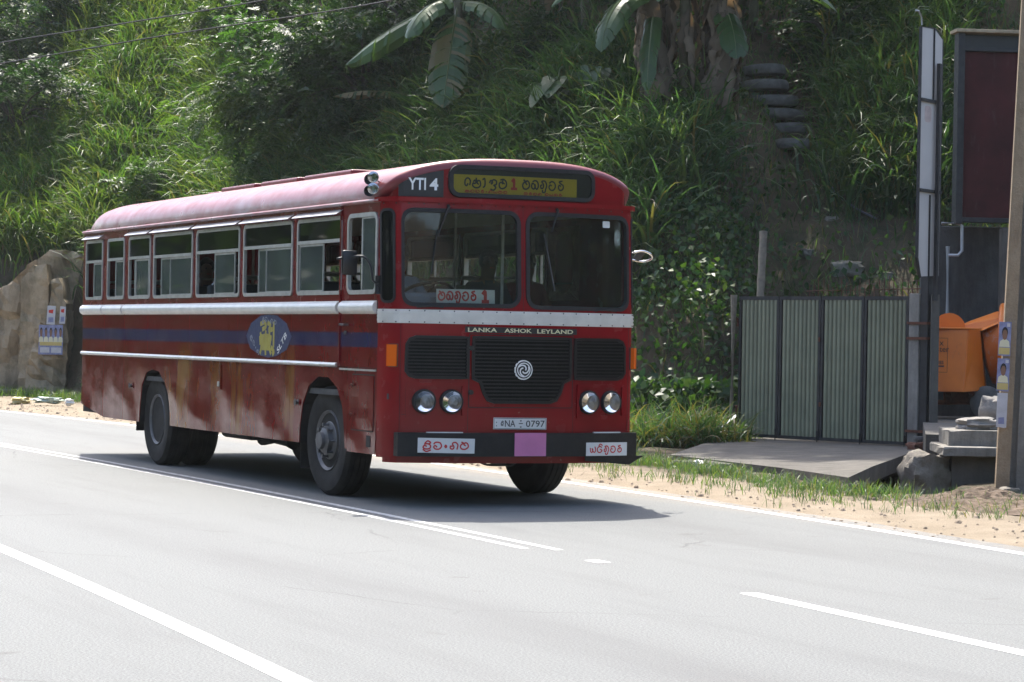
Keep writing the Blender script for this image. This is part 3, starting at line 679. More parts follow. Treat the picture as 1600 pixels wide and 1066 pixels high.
text_part('lettering', 'Master', -.18, .865, .07, lambda a, b, o_: MF(a, b, o_ + .004), M['bark'], mixer)
text_part('lettering', 'INDUSTRIES', -.25, .70, .04, lambda a, b, o_: MF(a, b, o_ + .004), M['sign_ink'], mixer, bold=.02)
patch('print_bar', [(-.4, .645), (-.1, .645), (-.1, .662), (-.4, .662)], lambda a, b, o_: MF(a, b, o_ + .004), M['sign_ink'], mixer, 0, .001)
ring('print_box', [(-.31, .58), (-.06, .58), (-.06, 1.0), (-.31, 1.0)], .005, lambda a, b, o_: MF(a, b, o_ + .004), M['bark'], mixer, 0, .001)

mixer.scale = (1.06, 1.06, 1.12)
yd = slab('yard', [(4.75, 28.9), (9.5, 27.6), (9.5, 38), (6.0, 38), (5.45, 33.4)], -.1, .46, M['concrete_slab']); yd['kind'] = 'structure'
# ---- concrete drain head, steps, sack, boulders next to the pole
def cblock(name, u0, u1, v0, v1, D, dep, mat, label, cat, rz=0, bev=.015):
    a, b = at(u0, v1, D), at(u1, v0, D); bm = bmesh.new(); box(bm, 0, b.x - a.x, 0, dep, 0, b.z - a.z, bev)
    bmesh.ops.subdivide_edges(bm, edges=[e for e in bm.edges if e.calc_length() > .2], cuts=3, use_grid_fill=True)
    for v in bm.verts: v.co += Vector((random.uniform(-1, 1), random.uniform(-1, 1), random.uniform(-1, 1))) * .006
    o = obj(name, bm, mat); o.location = a; o.rotation_euler.z = rz; return tag(o, label, cat)
cblock('concrete_step', 1482, 1600, 674, 701, 27.6, 1.0, M['concrete'], 'upper grey concrete step beside the roadside pole, under the sack', 'step', -.06)
cblock('concrete_ledge', 1474, 1600, 701, 713, 27.2, 1.4, M['concrete'], 'thin concrete ledge between the step and the drain wall', 'ledge', -.06)
cblock('drain_wall', 1486, 1600, 713, 790, 27.4, .9, M['concrete_slab'], 'stained concrete drain wall below the thin ledge', 'wall', -.06)
p_ = at(1450, 733, 27.3); rough_rock('boulder', (p_.x, 27.6, .02), (.23, .25, .27), M['rock'], 21, .3, 'big mossy grey boulder between the driveway slab and the drain wall', 'boulder', blocky=.6, amp=.12, cuts=9)
p_ = at(1530, 664, 27.9); rough_rock('cement_sack', (p_.x, 27.95, p_.z), (.22, .14, .07), M['sack'], 31, .25, 'lumpy grey cement sack lying on the concrete step', 'sack', blocky=.35, amp=.16, cuts=5)
p_ = at(1556, 645, 28.1); rough_rock('cement_sack', (p_.x, 28.2, p_.z), (.12, .12, .16), M['sack'], 33, .8, 'upright grey sack leaning against the roadside pole', 'sack', blocky=.4, amp=.16, cuts=5)
p_ = at(1572, 765, 24.1); rough_rock('stone', (p_.x, 23.95, .06), (.10, .09, .08), M['rock'], 35, 0, 'small grey stone at the foot of the roadside pole', 'stone')
# soil heap
hp = bmesh.new(); hx, hy = at(1540, 795, 23.4).x, 23.3
N_ = 46; vv = []
for j in range(N_):
    row = []
    for i in range(N_):
        a, b = -1 + 2*i/(N_-1), -1 + 2*j/(N_-1); r = math.hypot(a, b)
        h = max(0, 1 - r) ** .8 * .16 + (.045 * random.random() * max(0, 1 - r*.9)) + .03 * max(0, 1-r) * float(snoise(np.float64(a*3), np.float64(b*3), 2.3, 3.))
        row.append(hp.verts.new((a * .95, b * .75, h - .012)))
    vv.append(row)
for j in range(N_ - 1):
    for i in range(N_ - 1): hp.faces.new((vv[j][i], vv[j][i+1], vv[j+1][i+1], vv[j+1][i]))
o = obj('soil_heap', hp, M['heap_soil']); o.location = (hx, hy, .0); o.rotation_euler.z = -.5
tag(o, 'low heap of loose brown soil at the foot of the roadside pole', 'soil heap')

# ---- roadside pole: tapering prestressed concrete pole with two flanges and a sunk web
pb = at(1577, 778, 24.3); lean = (1605 - 1577) / 3947.35 * 24.3 + (778/3947.35*24.3) * (.0176) * 0
pole = empty('utility_pole', (pb.x, 24.3, -.1), R(-8), 'leaning concrete utility pole, sunlit tan on one flange, with a recessed groove at the right of the gate', 'utility pole')
PH = 8.2
def pole_part(name, x0, x1, y0, y1, mat):
    bm = bmesh.new(); n = 14; rings = []
    for i in range(n + 1):
        t_ = i / n; k = 1 - .35 * t_; z = PH * t_; ox = .030 * z
        rings.append([bm.verts.new((x*k + ox, y*k, z)) for x, y in ((x0, y0), (x1, y0), (x1, y1), (x0, y1))])
    for a, b in zip(rings, rings[1:]):
        for q in range(4): bm.faces.new((a[q], a[(q+1) % 4], b[(q+1) % 4], b[q]))
    bm.faces.new(rings[0]); bm.faces.new(rings[-1])
    return obj(name, bm, mat, pole)
pole_part('flange', -.145, -.015, -.11, .13, M['pole_concrete_sunlit']); pole_part('flange', .045, .19, -.10, .13, M['concrete']); pole_part('web', -.016, .046, -.04, .06, M['concrete'])  # sunlit left flange tan, shaded right one grey: light put into the colours
PFk = 24.1 / 3947.35
for (u, v0, v1, w, lab) in ((1568.5, 556, 503, 19, 'upper blue poster with a portrait pasted on the roadside pole'), (1566, 611, 560, 19, 'lower blue poster with a portrait pasted on the roadside pole'), (1564, 668, 614, 16, 'faded pale poster remains low on the roadside pole')):
    w_, h_ = w*PFk, (v0-v1)*PFk; p_ = at(u, v0, 24.155)
    if v1 < 612: pr = bust(0, h_*.26, w_*.86, h_*.60) + [('print', [(-w_*.45, h_*.04), (w_*.45, h_*.04), (w_*.45, h_*.24), (-w_*.45, h_*.24)], 'poster_yellow', 1), ('print', [(w_*.15, h_*.86), (w_*.4, h_*.86), (w_*.4, h_*.96), (w_*.15, h_*.96)], 'poster_pale', 1)]
    else: pr = [('print', [(-w_*.3, h_*.1), (w_*.3, h_*.1), (w_*.25, h_*.3), (-w_*.3, h_*.28)], 'poster_blue', 1)]
    poster('poster', p_, w_, h_, R(-8), pr, lab, paper='poster_blue' if v1 < 612 else 'poster_pale', tilt=.030)

# ---- stake, hose, pipe, tyre steps, overhead wires
bm = bmesh.new(); a, b = at(1186, 470, 37.6), at(1193, 362, 37.9); a.z -= .6
tube(bm, [a.lerp(b, t_/9) for t_ in range(10)], [.055 + .008 * (i % 2) for i in range(10)], 10); o = obj('wooden_stake', bm, M['bamboo'], None, True, 40); tag(o, 'rough ringed wooden stake rising behind the gate', 'post')
bm = bmesh.new(); a, b = at(1098, 690, 35.4), at(1150, 650, 35.9); tube(bm, [a, b], .022, 8); o = obj('pvc_pipe', bm, M['pvc'], None, True, 40); tag(o, 'pale plastic pipe leaning from the grass onto the gate', 'pipe')
def on_hill(u, v):                                       # first point of the hill along a bearing
    prev = None
    for D in np.arange(34, 75, .1):
        p = at(u, v, float(D))
        if gh(p.x, p.y) >= p.z and hill_d(p.x, p.y) > 0: return p
    return at(u, v, 60)
bm = bmesh.new(); tube(bm, catmull([on_hill(u, v) + Vector((0, -.12, .08)) for u, v in ((1274, 240), (1283, 275), (1305, 310), (1335, 333), (1368, 350))], 6), .018, 7); o = obj('hose', bm, M['hose'], None, True); tag(o, 'grey hose lying down the dark bank below the tyre steps', 'hose')
for i, (u_, v_, sx, lab) in enumerate(((1322, 422, .24, 'pale grey rock in the earth bank above the gate, largest of its bank'), (1262, 396, .13, 'small rock in the earth bank straight above the gate latch'), (1385, 436, .17, 'rock in the earth bank close to the signboard'), (1300, 345, .12, 'small rock in the earth bank below the hose'))):
    p = on_hill(u_, v_); rough_rock('rock', p + Vector((0, .02, .0)), (sx, sx*.8, sx*.55), M['rock'], 70 + i, i*.7, lab, 'rock', 'rocks in the bank above the gate', blocky=.6, amp=.13, cuts=5)
steps = [(1192, 106, 72), (1198, 130, 80), (1206, 152, 84), (1222, 174, 86), (1234, 198, 82), (1250, 222, 86)]
ords = ['topmost', 'second from the top', 'third from the top', 'fourth from the top', 'fifth from the top', 'lowest']
for i, (u, v, w) in enumerate(steps):
    p = on_hill(u, v + 10) + Vector((0, -.25, .10)); k = w / 3947.35 * p.y / 2
    bm = bmesh.new(); prof = [(k*.58, .0), (k*.70, .0), (k*.94, .02), (k, .07), (k, .14), (k*.94, .19), (k*.70, .205), (k*.60, .195), (k*.62, .1)]
    n = 30; rings = [[bm.verts.new((r*math.cos(2*math.pi*q/n), r*math.sin(2*math.pi*q/n), h)) for q in range(n)] for r, h in prof]
    for a_ in range(len(rings)):
        A_, B_ = rings[a_], rings[(a_+1) % len(rings)]
        for q in range(n): bm.faces.new((A_[q], A_[(q+1) % n], B_[(q+1) % n], B_[q]))
    root = empty('tyre_step', p + Vector((random.uniform(-.06, .06), k*.55, -.16)), random.uniform(0, 3), 'old tyre step on the shady hill path, %s of six' % ords[i], 'tyre', 'tyre steps up the hill path')
    obj('tyre', bm, M['tyre_old'], root, True, 50); root.rotation_euler.x = random.uniform(-.10, .03); root.rotation_euler.y = random.uniform(-.08, .08)
    bm = bmesh.new(); tube(bm, [(0, 0, .02), (0, 0, .192)], k*.80, 20); obj('soil_fill', bm, M['step_soil'], root)
for nm, pts, lab in (('overhead_wire', [(-300, 120, 36), (0, 67, 34), (210, 34, 33), (420, -1, 32), (700, -60, 30)], 'upper thin black overhead wire crossing the sunlit grass'),
                     ('overhead_wire', [(-300, 150, 36), (80, 86, 34), (280, 52, 33), (560, 10, 32), (800, -40, 30)], 'lower thin black overhead wire crossing the sunlit grass')):
    bm = bmesh.new(); tube(bm, catmull([at(*p) for p in pts], 8), .010, 5); o = obj(nm, bm, M['wire']); tag(o, lab, 'wire', 'overhead wires')
#@@VEG
# ------------------------------------------------------------------ vegetation
def blades(pos, az, L, W, tilt, bend, K=5, curl=0.):
    N = len(pos); t_ = np.arange(K + 1) / K
    th = tilt[:, None] + bend[:, None] * t_[None, :] ** 1.4
    az_ = az[:, None] + curl * t_[None, :]
    st = (L / K)[:, None]
    dx = np.sin(th) * np.cos(az_) * st; dy = np.sin(th) * np.sin(az_) * st; dz = np.cos(th) * st
    P = np.stack([np.cumsum(np.concatenate([np.zeros((N, 1)), q[:, :-1]], 1), 1) for q in (dx, dy, dz)], -1) + pos[:, None, :]
    w = np.clip(np.minimum(.45 + 2.2 * t_, 1.) * (1 - t_ ** 2.2), .04, 1)[None, :] * W[:, None] / 2
    tw = RNG.uniform(-.9, .9, N)[:, None]
    sx, sy = -np.sin(az_), np.cos(az_); S = np.stack([sx * np.cos(tw), sy * np.cos(tw), np.sin(tw) * np.ones_like(sx)], -1)
    V = np.stack([P + S * w[..., None], P - S * w[..., None]], 2)
    base = (np.arange(N) * (K + 1) * 2)[:, None] + (np.arange(K) * 2)[None, :]
    Q = np.stack([base, base + 1, base + 3, base + 2], -1)
    return V.reshape(-1, 3), Q.reshape(-1, 4), (K + 1) * 2
class Mass:
    def __init__(s): s.V, s.Q, s.C, s.n = [], [], [], 0
    def add(s, V, Q, col, per):
        s.V.append(V); s.Q.append(Q + s.n); s.C.append(np.repeat(col, per, 0) if len(col) != len(V) else col); s.n += len(V)
    def mesh(s, name, mat): return quads_mesh(name, np.concatenate(s.V), np.concatenate(s.Q), mat, np.concatenate(s.C))
    def obj(s, name, mat, parent=None): return link(bpy.data.objects.new(name, s.mesh(name, mat)), parent)
def leaves(pos, d, nrm, L, W, fold=.12):
    """Pointed leaves: base at pos, along d, face nrm."""
    d = d / np.linalg.norm(d, axis=1, keepdims=True); s = np.cross(d, nrm); s /= np.linalg.norm(s, axis=1, keepdims=True) + 1e-9; n = np.cross(s, d)
    L_, W_ = L[:, None], W[:, None]
    V = np.stack([pos, pos + d*L_*.40 + s*W_*.5 + n*W_*fold, pos + d*L_*1. - n*L_*.12, pos + d*L_*.40 - s*W_*.5 + n*W_*fold, pos + d*L_*.5], 1)
    b = (np.arange(len(pos)) * 5)[:, None]; Q = np.stack([b + np.array([[0, 1, 2, 4]]), b + np.array([[0, 4, 2, 3]])], 1)
    return V.reshape(-1, 3), Q.reshape(-1, 4), 5
def palette(n, cols, wts=None, var=.22):
    c = np.array(cols)[RNG.choice(len(cols), n, p=wts)]
    return c * (1 + RNG.uniform(-var, var, (n, 1))) * (1 + RNG.uniform(-.06, .06, (n, 3)))
def uv_of(X, Y, Z):
    a = X / Y; b = (Z - 1.4827) / Y
    u = 800 + 3947 * (a + b * ROLL); v = 533 - 3947 * (b - a * ROLL) ; return u, v
def rand_hill(n, dmin=.0, dmax=15.):
    out = []
    while sum(map(len, out)) < n:
        Y = RNG.uniform(36, 76, n * 3); X = Y * RNG.uniform(-.235, .235, n * 3); d = hill_d(X, Y)
        k = (d > dmin) & (d < dmax) & (RNG.random(n*3) < Y / 76); Z = gh(X, Y)
        u, v = uv_of(X, Y, Z); k &= (v > -140)
        out.append(np.stack([X, Y, Z, u, v, d], 1)[k])
    return np.concatenate(out)[:n]
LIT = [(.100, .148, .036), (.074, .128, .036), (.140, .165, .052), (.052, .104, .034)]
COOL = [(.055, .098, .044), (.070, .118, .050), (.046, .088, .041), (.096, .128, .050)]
DRY = (.16, .125, .06)

def in_(u, v, u0, u1, v0, v1, soft=25):
    s = lambda x: np.clip(x, 0, 1)
    return s((u-u0)/soft + .5) * s((u1-u)/soft + .5) * s((v-v0)/soft + .5) * s((v1-v)/soft + .5)
def grass_clumps(mass, pts, nb, Lr, Wr, cols, wts=None, tilt=(.05, .6), bend=(.5, 1.7), spread=.16, K=5, dry=.04, down=.5):
    n = len(pts); P = np.repeat(pts[:, :3], nb, 0) + np.concatenate([RNG.normal(0, spread, (n*nb, 2)), np.zeros((n*nb, 1))], 1)
    P[:, 2] = gh(P[:, 0], P[:, 1]) - .04
    az = RNG.uniform(0, 2*np.pi, n*nb); m = RNG.random(n*nb) < down; az[m] = RNG.normal(-np.pi/2, .9, m.sum())   # blades fall downhill, towards the road
    sz = np.repeat(RNG.uniform(.7, 1.25, n), nb)
    L = RNG.uniform(*Lr, n*nb) * sz; W = RNG.uniform(*Wr, n*nb)
    col = palette(n, cols, wts, .18).repeat(nb, 0) * (1 + RNG.uniform(-.2, .2, (n*nb, 1)))
    dd = RNG.random(n*nb) < dry; col[dd] = np.array(DRY) * RNG.uniform(.6, 1.2, (dd.sum(), 1))
    V, Q, per = blades(P, az, L, W, RNG.uniform(*tilt, n*nb), RNG.uniform(*bend, n*nb), K, RNG.uniform(-.3, .3))
    mass.add(V, Q, col, per)
pts = rand_hill(30000); u, v, d = pts[:, 3], pts[:, 4], pts[:, 5]; wall = (pts[:, 0] < -8.8) & (d < 1.15)
rn = RNG.random(len(pts))
patchn = snoise(pts[:, 0], pts[:, 1], 1.2, 4.)
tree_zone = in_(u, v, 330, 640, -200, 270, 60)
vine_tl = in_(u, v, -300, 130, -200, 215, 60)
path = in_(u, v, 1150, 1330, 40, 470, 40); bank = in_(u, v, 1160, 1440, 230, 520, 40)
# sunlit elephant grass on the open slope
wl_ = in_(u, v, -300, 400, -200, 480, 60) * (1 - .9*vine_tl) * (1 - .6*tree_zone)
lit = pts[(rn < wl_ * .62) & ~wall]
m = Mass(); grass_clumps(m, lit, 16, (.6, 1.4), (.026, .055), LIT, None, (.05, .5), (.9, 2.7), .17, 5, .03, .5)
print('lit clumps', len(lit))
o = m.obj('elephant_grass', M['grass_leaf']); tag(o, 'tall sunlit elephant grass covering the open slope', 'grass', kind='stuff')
# shaded long grass above the bus roof and at the right
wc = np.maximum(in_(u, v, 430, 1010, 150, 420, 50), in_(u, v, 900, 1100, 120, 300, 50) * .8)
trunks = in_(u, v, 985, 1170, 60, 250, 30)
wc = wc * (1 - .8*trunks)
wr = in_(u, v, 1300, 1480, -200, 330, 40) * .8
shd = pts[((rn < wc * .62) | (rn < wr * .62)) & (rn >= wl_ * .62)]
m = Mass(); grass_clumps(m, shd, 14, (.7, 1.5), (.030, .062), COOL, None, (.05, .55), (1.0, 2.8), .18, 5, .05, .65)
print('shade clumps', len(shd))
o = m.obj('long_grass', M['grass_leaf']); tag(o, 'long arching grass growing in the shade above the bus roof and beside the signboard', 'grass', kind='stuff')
# low growth: small weeds everywhere, thinner on the worn bank by the path
thin = 1 - .5 * np.maximum(path, bank)
low = pts[(rn > .45) & (rn < .45 + .30 * thin) & ~wall]
m = Mass(); grass_clumps(m, low, 7, (.18, .5), (.012, .025), COOL, None, (.1, .9), (.3, 1.4), .2, 3, .14, .5)
foot = []
for _ in range(520):
    uu = random.uniform(985, 1150); p = at(uu, random.uniform(600, 700), random.uniform(35, 37.4)); foot.append((p.x, p.y, float(gh(p.x, p.y)), 0, 0, 0))
grass_clumps(m, np.array(foot), 10, (.25, .8), (.014, .030), COOL, None, (.1, .9), (.6, 2.2), .14, 5, .30, .6)
o = m.obj('undergrowth', M['grass_leaf']); tag(o, 'low weeds and thin grass scattered over the hillside', 'undergrowth', kind='stuff')

def leaf_cloud(mass, P, L, cols, wts=None, up=.6, toward=.6, aspect=.7, hang=.3):
    n = len(P); nr = RNG.normal(0, 1, (n, 3)); nr[:, 2] += up*1.6; nr[:, 1] -= toward*1.6
    dd = RNG.normal(0, 1, (n, 3)); dd[:, 2] -= hang*2
    Ls = RNG.uniform(L[0], L[1], n); V, Q, per = leaves(P, dd, nr, Ls, Ls * aspect * RNG.uniform(.8, 1.15, n)); mass.add(V, Q, palette(n, cols, wts), per)
def creeper(pts_sel, per_pt, L, cols, height=(.05, .7), spread=.25):
    n = len(pts_sel); P = np.repeat(pts_sel[:, :3], per_pt, 0) + RNG.normal(0, spread, (n*per_pt, 3)) * np.array([1, 1, .3])
    z0 = gh(P[:, 0], P[:, 1]); hh = np.repeat(RNG.uniform(height[0], height[1], n), per_pt)
    P[:, 2] = z0 + hh * RNG.uniform(.3, 1.1, n*per_pt) ** .7 + .02; m = Mass(); leaf_cloud(m, P, L, cols); return m
# broad-leaved creeper: bank left of the gate, top-left corner, under the trees
wv = np.maximum.reduce([in_(u, v, 985, 1175, 250, 640, 40), .8*vine_tl, .75*tree_zone, .35*in_(u, v, 600, 1180, -200, 200, 60), .05*in_(u, v, 1150, 1450, -200, 500, 60), .30*(1 - .6*bank)*np.ones_like(u)]) * (1 - .9*in_(u, v, 1150, 1290, 80, 260, 20))
cr = pts[(RNG.random(len(pts)) < wv * .42) & ~wall]
print('creeper pts', len(cr))
m = creeper(cr, 11, (.07, .16), [(.030, .066, .018), (.045, .085, .022), (.022, .050, .018), (.065, .10, .025)])
o = m.obj('creeper', M['creeper_leaf']); tag(o, 'broad-leaved creeper draped over the steep bank and hillside', 'creeper', kind='stuff')
# the nearly vertical face of the bank beside the gate
n = 5200; uu = RNG.uniform(975, 1168, n); vv_ = RNG.uniform(270, 650, n); P = np.array([at(a, b, 36.9 + .8*(650 - b)/380 + RNG.normal(0, .16)) for a, b in zip(uu, vv_)])
P[:, 2] = np.maximum(P[:, 2], gh(P[:, 0], P[:, 1]) + .03)
k = P[:, 2] - gh(P[:, 0], P[:, 1]) < .95; P = P[k]
m = Mass(); leaf_cloud(m, P, (.08, .19), [(.028, .062, .018), (.042, .080, .022), (.022, .050, .018), (.060, .095, .026)], None, .5, .9)
o = m.obj('bank_creeper', M['creeper_leaf']); tag(o, 'dense dark creeper hanging on the bank between the bus and the gate', 'creeper', kind='stuff')

# verge grass: along the driveway edge, by the ditch, below the retaining wall
def verge(name, label, sel, per, Lr, cols, Wr=(.005, .011)):
    sel = np.array(sel); n = len(sel); P = np.repeat(sel, per, 0) + np.concatenate([RNG.normal(0, .06, (n*per, 2)), np.zeros((n*per, 1))], 1); P[:, 2] = np.maximum(gh(P[:, 0], P[:, 1]), -.05)
    V, Q, pr = blades(P, RNG.uniform(0, 6.28, n*per), RNG.uniform(*Lr, n*per), RNG.uniform(*Wr, n*per), RNG.uniform(.05, .7, n*per), RNG.uniform(.3, 1.5, n*per), 4)
    m = Mass(); m.add(V, Q, palette(n*per, cols), pr); o = m.obj(name, M['grass_leaf']); return tag(o, label, 'grass', kind='stuff')
sel = []
while len(sel) < 620:
    x, y = random.uniform(-9, 3.2), random.gauss(0, 1); e_ = np.interp(x, [-9, -5.5, -2, .5, 2, 3.2], [6.2, 4.9, 4.35, 4.05, 4.15, 4.3]); p = B(x, e_ + y * .22)
    if snoise(np.float64(p.x), np.float64(p.y), 2.2, 1.) > -.45 - .3 * (p.y > 29): sel.append(tuple(p))
for _ in range(150):
    x = random.uniform(-9, 6); e_ = np.interp(x, [-9, -5.5, -2, .5, 2, 6], [4.6, 3.9, 3.6, 3.4, 3.5, 3.9]); sel.append(tuple(B(x, e_ - abs(random.gauss(0, .35)))))
verge('verge_grass', 'bright low grass along the edge of the driveway and ditch', sel, 11, (.05, .20), LIT + COOL + [DRY])
sel = [tuple(Vector((x := random.uniform(-12.5, -6.5), random.gauss(54.2, .5) - (x + 10) * 1.4, 0))) for _ in range(420)]
verge('verge_grass', 'low grass along the foot of the retaining wall', sel, 10, (.10, .32), LIT, (.008, .016))

# loose gravel on the sandy shoulder
N_ = 1500; xb_ = RNG.uniform(-32, 10, N_); yb_ = np.interp(xb_, xs_l, edge) + RNG.uniform(-.25, 1.9, N_); c0 = np.stack([-.666 + xb_*BC - yb_*BS, 23.8 + xb_*BS + yb_*BC], 1)
sz_ = RNG.uniform(.004, .014, N_) * RNG.choice([1, 1, 1, 1, 1, 2.2], N_); z0_ = np.maximum(gh(c0[:, 0], c0[:, 1]), 0) + sz_*.15
cube_ = np.array([(-1,-1,-1),(1,-1,-1),(1,1,-1),(-1,1,-1),(-.7,-.6,1),(.6,-.7,1),(.7,.6,1),(-.6,.7,1)]) * np.array([1, .8, .55]); a_ = RNG.uniform(0, 6.28, N_)
cc_ = cube_[None] * sz_[:, None, None] * RNG.uniform(.7, 1.3, (N_, 8, 3)); V = np.stack([cc_[..., 0]*np.cos(a_)[:, None] - cc_[..., 1]*np.sin(a_)[:, None] + c0[:, :1], cc_[..., 0]*np.sin(a_)[:, None] + cc_[..., 1]*np.cos(a_)[:, None] + c0[:, 1:], cc_[..., 2] + z0_[:, None]], -1)
Q = (np.arange(N_)*8)[:, None, None] + np.array([(4,5,6,7),(0,1,5,4),(1,2,6,5),(2,3,7,6),(3,0,4,7)])[None]
o = link(bpy.data.objects.new('gravel', quads_mesh('gravel', V, Q, M['gravel'], None, False))); tag(o, 'loose gravel scattered along the sandy road shoulder', 'gravel', kind='stuff')
# ---- banana plants
def banana_leaf(base, az, L, W, tilt, bend, tear=.5, dry=0., droop=.6, seed=0):
    rg = np.random.default_rng(seed); K = 30; t_ = np.linspace(0, 1, K + 1); th = tilt + bend * t_ ** 1.3; st = L / K
    d = np.stack([np.sin(th)*math.cos(az), np.sin(th)*math.sin(az), np.cos(th)], 1); P = np.array(base) + np.concatenate([np.zeros((1, 3)), np.cumsum(d[:-1] * st, 0)])
    side = np.array([-math.sin(az), math.cos(az), 0.]); nrm = np.cross(side, d); V, Q, C = [], [], []
    def quad(a, b, c, e, col):
        i = len(V); V.extend([a, b, c, e]); Q.append([i, i+1, i+2, i+3]); C.extend([col]*4)
    green = np.array([.050, .095, .030]) * rg.uniform(.8, 1.2); brown = np.array([.17, .12, .06])
    w_at = lambda s: W * min(1, (s - .10) / .12 if s > .10 else 0) ** .6 * (1 - max(0, (s - .55) / .45) ** 2.2) if s > .10 else 0
    for sg in (-1, 1):
        i = int(K * .1)
        while i < K:
            step = 1 if rg.random() < tear else rg.integers(2, 5); j = min(K, i + step)
            dr = droop * rg.uniform(.6, 1.3) + .15; fwd_ = rg.uniform(.1, .35); col = green * rg.uniform(.85, 1.15); 
            if rg.random() < dry: col = col * .3 + brown * .7 * rg.uniform(.7, 1.2)
            def outp(k, f):
                w = max(.01, w_at(k / K)); a = dr * f; o_ = sg * side * math.cos(a) - np.abs(1) * np.array([0, 0, 1]) * math.sin(a) * .9 - nrm[k] * .02
                return P[k] + o_ * w * f + d[k] * w * f * fwd_
            for k in range(i, j):
                gap = .0 if (k + 1 < j) else min(.3, tear * .45) * rg.random()
                for f0, f1 in ((0, .35), (.35, .7), (.7, 1.)):
                    a, b = outp(k, f0), outp(k, f1); c, e = outp(k+1, f1), outp(k+1, f0); c = c + (b - c) * gap * f1; e = e + (a - e) * gap * f0
                    cc = col if f1 < 1 else col * .8 + brown * .2 * (dry > 0) + col * .2 * (dry <= 0)
                    quad(a, b, c, e, cc)
            i = j
    for k in range(K):                                   # midrib, a shallow channel
        r = .022 * (1 - t_[k] * .8) * (L / 2); a = side * r; u_ = nrm[k] * r
        for p, q in ((a, u_), (u_, -a), (-a, -u_), (-u_, a)):
            quad(P[k] + p, P[k] + q, P[k+1] + q*.95, P[k+1] + p*.95, np.array([.13, .16, .07]) * (1 - .5*dry) + brown * .5 * dry)
    return np.array(V), np.array(Q), np.array(C)
def banana(name, X, Y, h, leaf_specs, label, r=.13, skirt=0, seed=0, lean=(0, 0), group='banana plants on the hill'):
    z = float(gh(X, Y)); root = empty(name, (X, Y, z), 0, label, 'banana plant', group); bm = bmesh.new(); rg = random.Random(seed)
    tube(bm, [(lean[0]*t_ + rg.uniform(-.02, .02), lean[1]*t_, h*t_ - .15*(t_ == 0)) for t_ in np.linspace(0, 1, 9)], [r*(1.1 - .55*t_) for t_ in np.linspace(0, 1, 9)], 12)
    obj('stem', bm, M['banana_stem'], root, True)
    top = np.array([lean[0], lean[1], h])
    for i, (az, L, W, tilt, bend, tear, dry, droop) in enumerate(leaf_specs):
        V, Q, C = banana_leaf(top + np.array([0, 0, -.1*(i % 3)]), R(az), L, W, tilt, bend, tear, dry, droop, seed*31 + i)
        link(bpy.data.objects.new('leaf', quads_mesh('leaf', V, Q, M['dry_leaf' if dry > .8 else 'banana_leaf'], C)), root)
    if skirt:                                            # dead leaves hanging round the stem, each a long crumpled strip
        for q in range(skirt):
            a = rg.uniform(0, 6.28); z1 = h * rg.uniform(.45, 1.0); ln = rg.uniform(.5, 1.3); n_ = 9; V, Q, C = [], [], []; w = rg.uniform(.06, .15)
            c0 = np.array([.165, .128, .092]) * rg.uniform(.35, 1.3); wob = rg.uniform(0, 6)
            for k in range(n_ + 1):
                t_ = k / n_; rr = r * 1.0 + .05 + .14 * math.sin(t_ * 2.6) * rg.uniform(.8, 1.2); aa = a + .25*math.sin(4*t_ + wob); c_ = np.array([rr*math.cos(aa) + lean[0]*z1/h, rr*math.sin(aa) + lean[1]*z1/h, z1 - ln*t_])
                s_ = np.array([-math.sin(aa), math.cos(aa), 0]) * w * (.5 + .5*math.sin(3.1*t_ + .3)) * rg.uniform(.6, 1.3); s_[2] = rg.uniform(-.05, .05); n2 = np.array([math.cos(aa), math.sin(aa), 0]) * rg.uniform(-.04, .06)
                V += [c_ - s_, c_ + n2, c_ + s_]; C += [c0, c0*1.15, c0*.85]
            for k in range(n_):
                b_ = 3*k; Q += [[b_, b_+1, b_+4, b_+3], [b_+1, b_+2, b_+5, b_+4]]
            link(bpy.data.objects.new('dead_leaf', quads_mesh('dead_leaf', np.array(V), np.array(Q), M['dry_leaf'], np.array(C), False)), root)
    return root
bx = lambda u, Y: (u - 800) / 3947.35 * Y
banana('banana_plant', bx(706, 47.5), 47.5, 7.85 - float(gh(bx(706, 47.5), 47.5)),
       [(188, 2.5, .50, 1.95, .45, .25, .0, 1.30), (258, 2.3, .42, 2.62, .15, .75, .3, .30), (300, 2.1, .40, 2.80, .1, .45, .1, .45), (228, 1.7, .36, 1.7, 1.1, .3, 0, .6), (315, 1.5, .32, 1.5, 1.2, .3, 0, .6), (120, 2.2, .36, .5, .9, .3, 0, .4), (20, 2.2, .36, .6, 1., .3, 0, .4), (170, 2.0, .34, .7, 1.1, .3, 0, .5)],
       'banana plant with three long torn leaves hanging above the middle of the bus', seed=3)
q1 = on_hill(1022, 196); q2 = on_hill(1120, 208); q3 = on_hill(1068, 180)
banana('banana_plant', q1.x, q1.y, 1.52 + .1385*q1.y - q1.z, [(200, 2.2, .36, 1.2, 1.5, .2, 0, .5), (232, 2.2, .36, 1.6, 1.5, .25, 0, .6), (258, 2.0, .20, 2.4, .7, .2, 0, .5), (330, 2.2, .35, .9, 1.5, .3, 0, .5), (90, 2.4, .36, .4, 1., .2, 0, .4), (150, 2.4, .36, .5, 1., .2, 0, .4), (30, 2.4, .36, .5, 1., .2, 0, .4)],
       'banana stem wrapped in brown dead leaves, broadest of the clump near the path', r=.15, skirt=54, seed=5)
